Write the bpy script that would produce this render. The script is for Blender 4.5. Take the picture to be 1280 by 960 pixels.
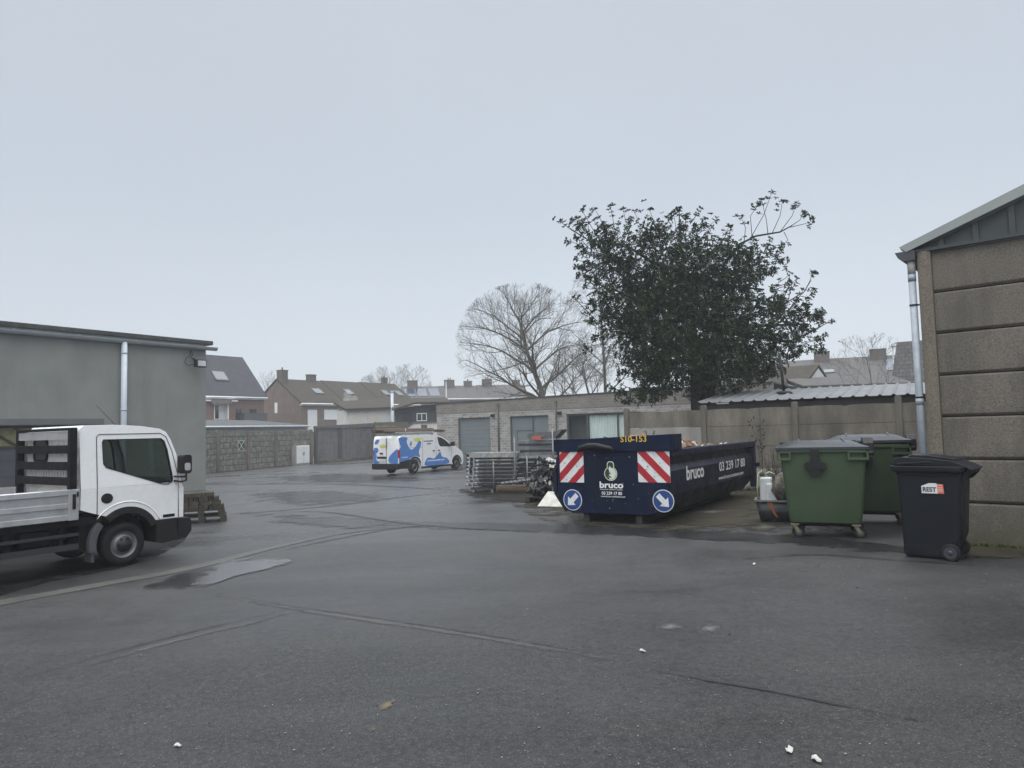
import bpy, bmesh, math, random
from math import sin, cos, radians as R, pi
from mathutils import Vector, Matrix, noise as mnoise
from mathutils.geometry import tessellate_polygon

for o in list(bpy.data.objects):
    bpy.data.objects.remove(o)
sc = bpy.context.scene
col = sc.collection

# ------------------------------------------------------------------ camera
F, TILT, ROLL, CZ = 887.0, math.atan(57 / 887.0), .026, 1.75
fw = Vector((0, cos(TILT), sin(TILT)))
r0 = Vector((1, 0, 0))
u0 = r0.cross(fw)
UP = u0 * cos(ROLL) + r0 * sin(ROLL)
RT = r0 * cos(ROLL) - u0 * sin(ROLL)
CAM = Vector((0, 0, CZ))
cd = bpy.data.cameras.new('camera')
cd.sensor_fit = 'HORIZONTAL'; cd.sensor_width = 36.0; cd.lens = F / 1280 * 36.0
cd.clip_start = .05; cd.clip_end = 1500
cam = bpy.data.objects.new('camera', cd)
m = Matrix((RT, UP, -fw)).transposed().to_4x4(); m.translation = CAM
cam.matrix_world = m
col.objects.link(cam)
sc.camera = cam

# ------------------------------------------------------------------ world, sun, exposure
w = bpy.data.worlds.new('World'); sc.world = w; w.use_nodes = True
nt = w.node_tree; nt.nodes.clear()
N = nt.nodes.new; L = nt.links.new
SUN_EL, SUN_AZ = R(52), R(200)          # behind the camera, a veiled sun
out = N('ShaderNodeOutputWorld')
b1 = N('ShaderNodeBackground'); b2 = N('ShaderNodeBackground'); add = N('ShaderNodeAddShader')
sky = N('ShaderNodeTexSky'); sky.sky_type = 'NISHITA'; sky.sun_disc = False
sky.sun_elevation = SUN_EL; sky.sun_rotation = SUN_AZ
hsv = N('ShaderNodeHueSaturation'); hsv.inputs['Saturation'].default_value = .3
L(sky.outputs[0], hsv.inputs['Color']); L(hsv.outputs[0], b1.inputs[0]); b1.inputs[1].default_value = .05
tc = N('ShaderNodeTexCoord'); sep = N('ShaderNodeSeparateXYZ'); L(tc.outputs['Generated'], sep.inputs[0])
ramp = N('ShaderNodeValToRGB'); cr = ramp.color_ramp
L(sep.outputs['Z'], ramp.inputs[0])
cr.elements[0].position = 0.0; cr.elements[0].color = (.315, .348, .392, 1)
cr.elements[1].position = 1.0; cr.elements[1].color = (2.7, 2.75, 2.8, 1)
for p, c in ((.10, (.276, .310, .345, 1)), (.30, (.280, .318, .362, 1)), (.56, (.335, .373, .414, 1)), (.68, (1.1, 1.14, 1.18, 1)), (.82, (2.2, 2.24, 2.28, 1))):
    e = cr.elements.new(p); e.color = c
cn = N('ShaderNodeTexNoise'); cn.inputs['Scale'].default_value = 1.6; cn.inputs['Detail'].default_value = 3
L(tc.outputs['Generated'], cn.inputs['Vector'])
mp = N('ShaderNodeMapRange'); mp.inputs[3].default_value = .90; mp.inputs[4].default_value = 1.10
L(cn.outputs[0], mp.inputs[0])
L(ramp.outputs[0], b2.inputs[0]); L(mp.outputs[0], b2.inputs[1])
L(b1.outputs[0], add.inputs[0]); L(b2.outputs[0], add.inputs[1]); L(add.outputs[0], out.inputs[0])

sl = bpy.data.lights.new('sun', 'SUN'); sl.energy = .8; sl.angle = R(70); sl.color = (1, .97, .93)
so = bpy.data.objects.new('sun', sl); col.objects.link(so)
sd = Vector((sin(SUN_AZ) * cos(SUN_EL), cos(SUN_AZ) * cos(SUN_EL), sin(SUN_EL)))
so.rotation_euler = sd.to_track_quat('Z', 'Y').to_euler()

sc.view_settings.view_transform = 'Standard'; sc.view_settings.look = 'None'
sc.view_settings.exposure = .32; sc.view_settings.gamma = 1; sc.view_settings.use_curve_mapping = False
sc.cycles.use_denoising = True
sc.cycles.volume_bounces = 0
sc.cycles.max_bounces = 7; sc.cycles.diffuse_bounces = 3; sc.cycles.glossy_bounces = 3
sc.cycles.transparent_max_bounces = 12; sc.cycles.transmission_bounces = 6


# ------------------------------------------------------------------ helpers
def gz(x, y):
    return .012 * max(-40, min(40, x)) - .007 * max(-20, min(80, y))


def ray(px, py):
    return fw + RT * ((px - 640) / F) - UP * ((py - 480) / F)


def at(px, py, Y):
    d = ray(px, py)
    return CAM + d * (Y / d.y)


def gnd(px, py):
    d = ray(px, py)
    t = CZ / (.012 * d.x - .007 * d.y - d.z)
    return CAM + d * t


class MB:
    def __init__(s):
        s.v = []; s.f = []; s.mi = []; s.sm = []

    def face(s, idx, m=0, smooth=False):
        s.f.append(tuple(idx)); s.mi.append(m); s.sm.append(smooth)

    def poly(s, pts, m=0):
        n = len(s.v); s.v += [tuple(p) for p in pts]; s.face(range(n, n + len(pts)), m)
        return s

    def hexa(s, p, m=0):
        n = len(s.v); s.v += [tuple(q) for q in p]
        for q in ((0, 3, 2, 1), (4, 5, 6, 7), (0, 1, 5, 4), (1, 2, 6, 5), (2, 3, 7, 6), (3, 0, 4, 7)):
            s.face([n + i for i in q], m)
        return s

    def box(s, x0, x1, y0, y1, z0, z1, m=0):
        return s.hexa([(x0, y0, z0), (x1, y0, z0), (x1, y1, z0), (x0, y1, z0), (x0, y0, z1), (x1, y0, z1), (x1, y1, z1), (x0, y1, z1)], m)

    def obox(s, c, size, M3=None, m=0):
        hx, hy, hz = [q / 2 for q in size]
        c = Vector(c)
        P = []
        for z in (-hz, hz):
            for x, y in ((-hx, -hy), (hx, -hy), (hx, hy), (-hx, hy)):
                q = Vector((x, y, z))
                P.append(c + (M3 @ q if M3 else q))
        return s.hexa(P, m)

    def bar(s, a, b, w, h, m=0):
        a = Vector(a); b = Vector(b); d = (b - a)
        q = d.to_track_quat('X', 'Z').to_matrix()
        return s.obox((a + b) / 2, (d.length, w, h), q, m)

    def prism(s, outer, fn, w0, w1, m=0, holes=(), side_smooth=False):
        """outline (u,v) extruded between w0 and w1; fn(u,v,w)->xyz"""
        loops = [list(outer)] + [list(h) for h in holes]
        tri = tessellate_polygon([[Vector((u, v, 0)) for u, v in lp] for lp in loops])
        flat = [p for lp in loops for p in lp]
        nn = len(flat); n = len(s.v)
        s.v += [tuple(fn(u, v, w0)) for u, v in flat] + [tuple(fn(u, v, w1)) for u, v in flat]
        for t in tri:
            s.face([n + i for i in t], m); s.face([n + nn + i for i in reversed(t)], m)
        k = 0
        for lp in loops:
            c = len(lp)
            for i in range(c):
                j = (i + 1) % c
                s.face((n + k + i, n + k + j, n + nn + k + j, n + nn + k + i), m, side_smooth)
            k += c
        return s

    def tube(s, pts, r, n=8, m=0, smooth=True, cap=True):
        pts = [Vector(p) for p in pts]
        rs = r if isinstance(r, (list, tuple)) else [r] * len(pts)
        base = len(s.v)
        prev = None
        for i, p in enumerate(pts):
            d = (pts[min(i + 1, len(pts) - 1)] - pts[max(i - 1, 0)])
            if d.length < 1e-9: d = Vector((0, 0, 1))
            d.normalize()
            if prev is None:
                a = d.orthogonal().normalized()
            else:
                a = prev - d * prev.dot(d)
                a = a.normalized() if a.length > 1e-6 else d.orthogonal().normalized()
            prev = a
            b = d.cross(a)
            for k in range(n):
                t = 2 * pi * k / n
                s.v.append(tuple(p + (a * cos(t) + b * sin(t)) * rs[i]))
        for i in range(len(pts) - 1):
            for k in range(n):
                q = (k + 1) % n
                s.face((base + i * n + k, base + i * n + q, base + (i + 1) * n + q, base + (i + 1) * n + k), m, smooth)
        if cap:
            s.face([base + k for k in reversed(range(n))], m)
            s.face([base + (len(pts) - 1) * n + k for k in range(n)], m)
        return s

    def lathe(s, prof, c, axis=(0, 0, 1), n=24, m=0, smooth=True, cap=True):
        ax = Vector(axis).normalized(); a = ax.orthogonal().normalized(); b = ax.cross(a); c = Vector(c)
        base = len(s.v)
        for r, h in prof:
            for k in range(n):
                t = 2 * pi * k / n
                s.v.append(tuple(c + ax * h + (a * cos(t) + b * sin(t)) * r))
        for i in range(len(prof) - 1):
            for k in range(n):
                q = (k + 1) % n
                s.face((base + i * n + k, base + i * n + q, base + (i + 1) * n + q, base + (i + 1) * n + k), m, smooth)
        if cap:
            s.face([base + k for k in reversed(range(n))], m)
            s.face([base + (len(prof) - 1) * n + k for k in range(n)], m)
        return s

    def loft(s, rings, m=0, smooth=False, cap=True):
        n = len(rings[0]); base = len(s.v)
        for r_ in rings: s.v += [tuple(p) for p in r_]
        for i in range(len(rings) - 1):
            for k in range(n):
                q = (k + 1) % n
                s.face((base + i * n + k, base + i * n + q, base + (i + 1) * n + q, base + (i + 1) * n + k), m, smooth)
        if cap:
            s.face([base + k for k in reversed(range(n))], m)
            s.face([base + (len(rings) - 1) * n + k for k in range(n)], m)
        return s

    def sphere(s, c, r, n=10, m=0, sz=1.0):
        prof = [(max(1e-4, r * sin(pi * i / n)), -r * cos(pi * i / n) * sz) for i in range(n + 1)]
        return s.lathe(prof, c, (0, 0, 1), n * 2, m)

    def build(s, name, mats, parent=None, bevel=0, seg=2, fix=True):
        me = bpy.data.meshes.new(name)
        me.from_pydata(s.v, [], s.f)
        if not isinstance(mats, (list, tuple)): mats = [mats]
        for q in mats: me.materials.append(q)
        me.polygons.foreach_set('material_index', s.mi)
        me.polygons.foreach_set('use_smooth', s.sm)
        if fix:
            bm = bmesh.new(); bm.from_mesh(me)
            if len(bm.faces) < 40000: bmesh.ops.recalc_face_normals(bm, faces=bm.faces)
            bm.to_mesh(me); bm.free()
        uv = me.uv_layers.new(name='UVMap')
        vs = me.vertices
        for p in me.polygons:
            nx, ny, nz = abs(p.normal.x), abs(p.normal.y), abs(p.normal.z)
            for li in p.loop_indices:
                c = vs[me.loops[li].vertex_index].co
                uv.data[li].uv = (c.y, c.z) if nx >= ny and nx > nz else ((c.x, c.z) if ny > nz else (c.x, c.y))
        me.update()
        ob = bpy.data.objects.new(name, me); col.objects.link(ob)
        if parent: ob.parent = parent
        if bevel:
            b = ob.modifiers.new('bevel', 'BEVEL'); b.width = bevel; b.segments = seg; b.limit_method = 'ANGLE'; b.angle_limit = R(35)
            b.harden_normals = True
            me.polygons.foreach_set('use_smooth', [True] * len(me.polygons))
        return ob


def thing(name, label, cat, loc=(0, 0, 0), head=None, group=None):
    """an Empty at the base; local x runs along compass heading `head`, local y to its left, z up"""
    o = bpy.data.objects.new(name, None); col.objects.link(o)
    o.empty_display_size = .2
    o.location = loc
    if head is not None: o.rotation_euler = (0, 0, pi / 2 - R(head))
    o['label'] = label; o['category'] = cat
    if group: o['group'] = group
    return o


def tag(o, label, cat, group=None):
    o['label'] = label; o['category'] = cat
    if group: o['group'] = group
    return o


def kind(o, k):
    o['kind'] = k
    return o


def copy_tree(o, parent=None):
    c = o.copy(); col.objects.link(c)
    if parent: c.parent = parent
    for ch in list(o.children): copy_tree(ch, c)
    return c


def G(x, y, dz=0):
    return Vector((x, y, gz(x, y) + dz))


XZ = lambda y0: (lambda u, v, w: (u, y0 + w, v))
YZ = lambda x0: (lambda u, v, w: (x0 + w, u, v))
XY = lambda z0: (lambda u, v, w: (u, v, z0 + w))


def circ(cx, cy, r, n=24, a0=0, a1=360, ry=None):
    full = abs(a1 - a0) >= 360
    k = n if full else n + 1
    return [(cx + r * cos(R(a0 + (a1 - a0) * i / n)), cy + (ry or r) * sin(R(a0 + (a1 - a0) * i / n))) for i in range(k)]


def rrect(x0, x1, y0, y1, r, n=5):
    p = []
    for cx, cy, a in ((x1 - r, y1 - r, 0), (x0 + r, y1 - r, 90), (x0 + r, y0 + r, 180), (x1 - r, y0 + r, 270)):
        p += [(cx + r * cos(R(a + 90 * i / n)), cy + r * sin(R(a + 90 * i / n))) for i in range(n + 1)]
    return p


def smooth_closed(pts, k=6):
    n = len(pts); o = []
    for i in range(n):
        p0, p1, p2, p3 = [Vector(pts[(i + j - 1) % n]) for j in range(4)]
        for q in range(k):
            t = q / k
            v = .5 * ((2 * p1) + (p2 - p0) * t + (2 * p0 - 5 * p1 + 4 * p2 - p3) * t * t + (3 * p1 - p0 - 3 * p2 + p3) * t ** 3)
            o.append((v.x, v.y))
    return o


def text(body, name, mat, parent, origin, right, up, width=None, height=.1, bold=.0, squeeze=None, thick=.002, center=False):
    cu = bpy.data.curves.new(name, 'FONT'); cu.body = body; cu.size = 1.0; cu.offset = bold; cu.extrude = .0
    cu.resolution_u = 4
    ob = bpy.data.objects.new(name, cu); col.objects.link(ob)
    dg = bpy.context.evaluated_depsgraph_get()
    me = bpy.data.meshes.new_from_object(ob.evaluated_get(dg))
    bpy.data.objects.remove(ob); bpy.data.curves.remove(cu)
    xs = [v.co.x for v in me.vertices]; ys = [v.co.y for v in me.vertices]
    x0, x1, y0, y1 = min(xs), max(xs), min(ys), max(ys)
    sx = (width / (x1 - x0)) if width else height / (y1 - y0)
    sy = height / (y1 - y0)
    right = Vector(right).normalized(); up = Vector(up).normalized(); nn = right.cross(up)
    o = Vector(origin)
    for v in me.vertices:
        u = (v.co.x - x0) * sx - (width / 2 if center else 0); q = (v.co.y - y0) * sy
        v.co = o + right * u + up * q + nn * thick
    me.materials.append(mat)
    t = bpy.data.objects.new(name, me); col.objects.link(t); t.parent = parent
    return t


# ------------------------------------------------------------------ materials
def base(name):
    m = bpy.data.materials.new(name); m.use_nodes = True
    nt = m.node_tree
    return m, nt, nt.nodes['Principled BSDF']


def rgb(c): return (c[0], c[1], c[2], 1)


def noise_node(nt, scale, detail=4, rough=.55, vec=None, stretch=None):
    n = nt.nodes.new('ShaderNodeTexNoise'); n.inputs['Scale'].default_value = scale
    n.inputs['Detail'].default_value = detail; n.inputs['Roughness'].default_value = rough
    if vec is None:
        t = nt.nodes.new('ShaderNodeTexCoord'); vec = t.outputs['Object']
    if stretch:
        mp = nt.nodes.new('ShaderNodeMapping'); mp.inputs['Scale'].default_value = stretch
        nt.links.new(vec, mp.inputs[0]); vec = mp.outputs[0]
    nt.links.new(vec, n.inputs['Vector'])
    return n.outputs[0]


def rampf(nt, src, a, b, lo=0.0, hi=1.0):
    q = nt.nodes.new('ShaderNodeMapRange'); q.clamp = True
    q.inputs[1].default_value = a; q.inputs[2].default_value = b; q.inputs[3].default_value = lo; q.inputs[4].default_value = hi
    nt.links.new(src, q.inputs[0])
    return q.outputs[0]


def mixc(nt, fac, a, b, mode='MIX'):
    q = nt.nodes.new('ShaderNodeMix'); q.data_type = 'RGBA'; q.blend_type = mode
    for i, x in ((0, fac), (6, a), (7, b)):
        if hasattr(x, 'links') or isinstance(x, bpy.types.NodeSocket): nt.links.new(x, q.inputs[i])
        elif i == 0: q.inputs[0].default_value = x
        else: q.inputs[i].default_value = rgb(x)
    return q.outputs[2]


def bump(nt, bs, h, strength=.3, dist=.01):
    b = nt.nodes.new('ShaderNodeBump'); b.inputs['Strength'].default_value = strength; b.inputs['Distance'].default_value = dist
    nt.links.new(h, b.inputs['Height']); nt.links.new(b.outputs[0], bs.inputs['Normal'])


def M(name, c, rough=.6, metal=0, var=.15, vs=3, dirt=None, dirt_amt=.5, ds=2.0, streak=False, bmp=0, bs=30, coat=0, speck=None, speck_s=60, spec=.5):
    m, nt, b = base(name)
    k = lambda f: tuple(max(0, x * f) for x in c)
    n = noise_node(nt, vs, 5)
    colr = mixc(nt, rampf(nt, n, .3, .7), k(1 - var), k(1 + var))
    if dirt:
        dn = noise_node(nt, ds, 7, .65, stretch=(1, 1, .18) if streak else None)
        colr = mixc(nt, rampf(nt, dn, .48, .72, 0, dirt_amt), colr, dirt)
    if speck:
        sn = noise_node(nt, speck_s, 2, .5)
        colr = mixc(nt, rampf(nt, sn, .58, .68), colr, speck)
    nt.links.new(colr, b.inputs['Base Color'])
    b.inputs['Metallic'].default_value = metal
    b.inputs['Specular IOR Level'].default_value = spec
    rn = noise_node(nt, vs * 2.3, 4)
    nt.links.new(rampf(nt, rn, .3, .7, max(.03, rough - .08), min(1, rough + .08)), b.inputs['Roughness'])
    if coat:
        b.inputs['Coat Weight'].default_value = coat; b.inputs['Coat Roughness'].default_value = .08
    if bmp:
        bump(nt, b, noise_node(nt, bs, 5, .6), bmp)
    return m


def M_brick(name, c1, c2, mortar, bw=.21, bh=.065, ms=.01, rough=.85, rot=None, bmp=.5, dirt=None, dirt_amt=.4):
    m, nt, b = base(name)
    t = nt.nodes.new('ShaderNodeTexCoord')
    br = nt.nodes.new('ShaderNodeTexBrick'); nt.links.new(t.outputs['UV'], br.inputs['Vector'])
    br.inputs['Color1'].default_value = rgb(c1); br.inputs['Color2'].default_value = rgb(c2); br.inputs['Mortar'].default_value = rgb(mortar)
    br.inputs['Scale'].default_value = 1; br.inputs['Mortar Size'].default_value = ms; br.inputs['Brick Width'].default_value = bw
    br.inputs['Row Height'].default_value = bh; br.inputs['Mortar Smooth'].default_value = .2; br.inputs['Bias'].default_value = 0
    n = noise_node(nt, 1.1, 5)
    c = mixc(nt, rampf(nt, n, .3, .7, .0, .35), br.outputs['Color'], tuple(x * .55 for x in c1))
    if dirt: c = mixc(nt, rampf(nt, noise_node(nt, 1.7, 6, .65, stretch=(1, 1, .4)), .45, .75, 0, dirt_amt), c, dirt)
    nt.links.new(c, b.inputs['Base Color']); b.inputs['Roughness'].default_value = rough; b.inputs['Specular IOR Level'].default_value = .2
    inv = nt.nodes.new('ShaderNodeMath'); inv.operation = 'SUBTRACT'; inv.inputs[0].default_value = 1
    nt.links.new(br.outputs['Fac'], inv.inputs[1])
    bump(nt, b, inv.outputs[0], bmp, .012)
    return m


def M_glass(name, tint=(.55, .62, .6), rough=.02):
    m = bpy.data.materials.new(name); m.use_nodes = True
    nt = m.node_tree; nt.nodes.clear()
    o = nt.nodes.new('ShaderNodeOutputMaterial'); mx = nt.nodes.new('ShaderNodeMixShader')
    tr = nt.nodes.new('ShaderNodeBsdfTransparent'); tr.inputs[0].default_value = rgb(tint)
    gl = nt.nodes.new('ShaderNodeBsdfGlossy'); gl.inputs['Roughness'].default_value = rough
    fr = nt.nodes.new('ShaderNodeFresnel'); fr.inputs[0].default_value = 1.5
    ge = nt.nodes.new('ShaderNodeNewGeometry'); sb = nt.nodes.new('ShaderNodeMath'); sb.operation = 'SUBTRACT'; sb.inputs[0].default_value = 1
    nt.links.new(ge.outputs['Backfacing'], sb.inputs[1])
    ml = nt.nodes.new('ShaderNodeMath'); ml.operation = 'MULTIPLY'; nt.links.new(fr.outputs[0], ml.inputs[0]); nt.links.new(sb.outputs[0], ml.inputs[1])
    nt.links.new(ml.outputs[0], mx.inputs[0]); nt.links.new(tr.outputs[0], mx.inputs[1]); nt.links.new(gl.outputs[0], mx.inputs[2])
    nt.links.new(mx.outputs[0], o.inputs[0])
    return m


def M_leaf(name, c1, c2, rough=.4):
    m, nt, b = base(name)
    n = noise_node(nt, 1.3, 3)
    n2 = noise_node(nt, 9, 2)
    c = mixc(nt, rampf(nt, n, .35, .65), c1, c2)
    c = mixc(nt, rampf(nt, n2, .4, .7, 0, .5), c, tuple(x * 1.7 for x in c1))
    nt.links.new(c, b.inputs['Base Color']); b.inputs['Roughness'].default_value = rough; b.inputs['Specular IOR Level'].default_value = .22
    return m


def M_asphalt():
    m, nt, b = base('wet_asphalt')
    ob = nt.nodes.new('ShaderNodeTexCoord').outputs['Object']
    big = noise_node(nt, .13, 5, .6, ob)
    mid = noise_node(nt, .6, 7, .65, ob)
    band = noise_node(nt, 1.0, 6, .6, ob, stretch=(.06, .5, 1))      # drainage streaks across the yard
    grain = noise_node(nt, 20, 5, .8, ob)
    fine = noise_node(nt, 70, 4, .8, ob)
    c = mixc(nt, rampf(nt, mid, .32, .68), (.014, .0145, .015), (.033, .0335, .034))
    c = mixc(nt, rampf(nt, band, .48, .68, 0, .6), c, (.009, .0095, .010))
    c = mixc(nt, rampf(nt, grain, .44, .66, 0, .34), c, (.075, .075, .073))
    c = mixc(nt, rampf(nt, grain, .46, .30, 0, .4), c, (.005, .005, .0055))
    c = mixc(nt, rampf(nt, fine, .58, .66, 0, .6), c, (.20, .20, .19))
    c = mixc(nt, rampf(nt, fine, .42, .34, 0, .7), c, (.004, .004, .004))
    nt.links.new(c, b.inputs['Base Color'])
    def addn(x, y):
        ad = nt.nodes.new('ShaderNodeMath'); ad.operation = 'ADD'; nt.links.new(x, ad.inputs[0]); nt.links.new(y, ad.inputs[1]); return ad.outputs[0]
    r = addn(rampf(nt, big, .38, .62, .40, .62), rampf(nt, band, .45, .66, .0, -.20))
    r = addn(r, rampf(nt, mid, .4, .62, -.05, .08))
    sp0 = nt.nodes.new('ShaderNodeSeparateXYZ'); nt.links.new(ob, sp0.inputs[0])
    r = addn(r, rampf(nt, sp0.outputs[1], 6, 20, .02, -.10))
    nt.links.new(r, b.inputs['Roughness'])
    sp = nt.nodes.new('ShaderNodeSeparateXYZ'); nt.links.new(ob, sp.inputs[0])
    wet = addn(rampf(nt, sp.outputs[1], 4, 20, .24, .95), rampf(nt, band, .4, .62, -.06, .10))
    nt.links.new(wet, b.inputs['Specular IOR Level'])
    h = addn(grain, fine)
    bump(nt, b, h, .5, .008)
    return m


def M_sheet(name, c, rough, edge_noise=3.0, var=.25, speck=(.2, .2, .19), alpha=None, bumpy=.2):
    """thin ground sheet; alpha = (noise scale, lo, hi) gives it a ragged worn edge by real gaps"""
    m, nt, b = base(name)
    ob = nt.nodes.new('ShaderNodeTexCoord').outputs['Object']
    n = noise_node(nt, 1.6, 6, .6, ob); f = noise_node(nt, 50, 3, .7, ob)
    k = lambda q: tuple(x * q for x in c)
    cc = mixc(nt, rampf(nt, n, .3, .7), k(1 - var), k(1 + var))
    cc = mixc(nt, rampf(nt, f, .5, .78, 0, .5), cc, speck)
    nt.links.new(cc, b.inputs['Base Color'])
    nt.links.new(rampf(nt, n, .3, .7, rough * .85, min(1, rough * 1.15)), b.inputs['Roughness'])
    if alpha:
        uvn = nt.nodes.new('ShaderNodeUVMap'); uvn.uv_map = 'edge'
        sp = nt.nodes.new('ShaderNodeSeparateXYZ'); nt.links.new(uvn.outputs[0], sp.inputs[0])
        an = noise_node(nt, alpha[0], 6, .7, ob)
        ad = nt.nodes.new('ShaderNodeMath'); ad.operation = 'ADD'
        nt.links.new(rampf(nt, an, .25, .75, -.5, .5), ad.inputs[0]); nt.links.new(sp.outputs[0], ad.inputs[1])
        if name in ('oily_shaded_asphalt', 'dark_wet_dirt', 'wet_dirt'): b.inputs['Specular IOR Level'].default_value = .15
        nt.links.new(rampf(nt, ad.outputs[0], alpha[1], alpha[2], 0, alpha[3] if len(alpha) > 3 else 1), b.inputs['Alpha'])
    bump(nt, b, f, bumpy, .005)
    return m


WHITE = M('white_car_paint', (.80, .81, .82), .28, var=.02, coat=.6, dirt=(.55, .54, .50), dirt_amt=.18, ds=3)
VANWHITE = M('white_van_paint', (.78, .79, .80), .3, var=.02, coat=.5, dirt=(.5, .5, .47), dirt_amt=.2, ds=3)
BLACKPL = M('black_plastic', (.010, .010, .011), .55, var=.2, dirt=(.035, .034, .03), dirt_amt=.3, ds=4, spec=.35)
GREYPL = M('grey_plastic', (.07, .073, .08), .55, var=.15)
RUBBER = M('tyre_rubber', (.011, .011, .0115), .8, var=.25, bmp=.3, bs=60, dirt=(.03, .029, .026), dirt_amt=.4, ds=6, spec=.25)
CHASSIS = M('black_chassis', (.007, .007, .008), .8, var=.3, spec=.2)
RIM = M('steel_rim', (.17, .172, .175), .5, .4, var=.15, dirt=(.09, .08, .07), dirt_amt=.6, ds=9)
HUBDK = M('hub_metal', (.035, .035, .037), .5, .4, var=.2)
RIMDARK = M('dark_rim', (.06, .06, .065), .5, .3)
ALU = M('aluminium', (.60, .61, .63), .38, .65, var=.08, dirt=(.35, .35, .34), dirt_amt=.5, ds=5, streak=False)
DARKSTEEL = M('dark_painted_steel', (.008, .0085, .010), .6, var=.2, spec=.2)
LAMPGLASS = M('lamp_glass', (.55, .57, .6), .1, .3)
REDLAMP = M('red_lamp', (.42, .012, .01), .15, var=.1, coat=.5)
AMBER = M('amber_lamp', (.55, .2, .02), .15)
GLASS = M_glass('window_glass', (.66, .70, .68))
CLEARGLASS = M_glass('clear_glass', (.93, .95, .94))
DARKGLASS = M('dark_glass', (.02, .024, .026), .06, var=.1, spec=.7)
FABRIC = M('dark_fabric', (.03, .032, .035), .9, var=.3)

RENDERW = M('grey_render', (.225, .233, .22), .9, var=.10, vs=.8, dirt=(.165, .17, .158), dirt_amt=.55, ds=1.1, streak=True, spec=.2, bmp=.25, bs=90)
ROOFING = M('bitumen', (.045, .047, .048), .85, var=.3, dirt=(.12, .13, .09), dirt_amt=.5, ds=5)
ZINC = M('zinc', (.36, .39, .43), .45, .55, var=.1, dirt=(.25, .26, .27), dirt_amt=.4, ds=6)
PIPEW = M('pale_pipe', (.52, .57, .63), .5, var=.05, dirt=(.38, .41, .44), dirt_amt=.6, ds=12)
PIPEG = M('grey_pipe', (.26, .255, .24), .6, var=.1)
GUTDARK = M('anthracite_gutter', (.05, .056, .066), .5, var=.1)
LINTEL = M('lintel_metal', (.12, .125, .13), .6, var=.08)
DOORGREY = M('door_anthracite', (.055, .06, .07), .5, var=.08)
GREENWOOD = M('green_timber', (.17, .165, .085), .8, var=.25, vs=6)
DARKWOOD = M('dark_timber', (.03, .027, .02), .8, var=.3)


def M_concrete(name, c, spk=.5, moss=True, stain=.55, grain=38):
    m, nt, b = base(name)
    ob = nt.nodes.new('ShaderNodeTexCoord').outputs['Object']
    n = noise_node(nt, .9, 6, .6, ob); f = noise_node(nt, grain, 4, .78, ob)
    k = lambda q: tuple(x * q for x in c)
    cc = mixc(nt, rampf(nt, n, .3, .7), k(.72), k(1.18))
    cc = mixc(nt, rampf(nt, f, .46, .62, 0, spk), cc, k(1.75))
    cc = mixc(nt, rampf(nt, f, .50, .36, 0, spk), cc, k(.35))
    st = noise_node(nt, 1.6, 6, .65, ob, stretch=(1, 1, .25))
    cc = mixc(nt, rampf(nt, st, .5 - (stain - .55) * .3, .68, 0, stain), cc, k(.34))
    if moss:
        mo = noise_node(nt, 2.3, 6, .7, ob)
        z = nt.nodes.new('ShaderNodeSeparateXYZ'); nt.links.new(ob, z.inputs[0])
        zz = rampf(nt, z.outputs[2], .05, .55, .9, .0)
        mu = nt.nodes.new('ShaderNodeMath'); mu.operation = 'MULTIPLY'
        nt.links.new(zz, mu.inputs[0]); nt.links.new(rampf(nt, mo, .35, .6), mu.inputs[1])
        cc = mixc(nt, mu.outputs[0], cc, (.06, .065, .028))
    oi = nt.nodes.new('ShaderNodeObjectInfo')           # every cast slab weathers a little differently
    cc = mixc(nt, rampf(nt, oi.outputs['Random'], 0, 1, 0, .38), cc, k(.55))
    nt.links.new(cc, b.inputs['Base Color']); b.inputs['Roughness'].default_value = .92
    bump(nt, b, f, .5, .012)
    return m


PANEL = M_concrete('exposed_aggregate_panel', (.158, .142, .119), .62, grain=52, stain=.75)
POSTC = M_concrete('concrete_post', (.17, .148, .118), .55, grain=50)
FENCEC = M_concrete('fence_concrete', (.205, .186, .152), .35, stain=.92)
FENCEPOST = M_concrete('fence_post_concrete', (.16, .148, .12), .25)
FENCELIGHT = M_concrete('fence_concrete_pale', (.34, .335, .31), .15, False)


def M_rock():
    m, nt, b = base('split_face_concrete')
    t = nt.nodes.new('ShaderNodeTexCoord')
    br = nt.nodes.new('ShaderNodeTexBrick'); nt.links.new(t.outputs['UV'], br.inputs['Vector'])
    br.inputs['Scale'].default_value = 1; br.inputs['Brick Width'].default_value = .62; br.inputs['Row Height'].default_value = .385
    br.inputs['Mortar Size'].default_value = .035; br.inputs['Mortar Smooth'].default_value = .6
    br.inputs['Color1'].default_value = (.16, .158, .138, 1); br.inputs['Color2'].default_value = (.23, .225, .20, 1); br.inputs['Mortar'].default_value = (.07, .068, .055, 1)
    n = noise_node(nt, 3.2, 6, .65)
    c = mixc(nt, rampf(nt, n, .4, .65, 0, .8), br.outputs['Color'], (.075, .075, .055))
    c = mixc(nt, rampf(nt, noise_node(nt, 5, 4), .52, .7, 0, .7), c, (.28, .28, .26))
    nt.links.new(c, b.inputs['Base Color']); b.inputs['Roughness'].default_value = .95
    mu = nt.nodes.new('ShaderNodeMath'); mu.operation = 'SUBTRACT'
    nt.links.new(n, mu.inputs[0]); nt.links.new(br.outputs['Fac'], mu.inputs[1])
    bump(nt, b, mu.outputs[0], .8, .05)
    return m


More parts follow.
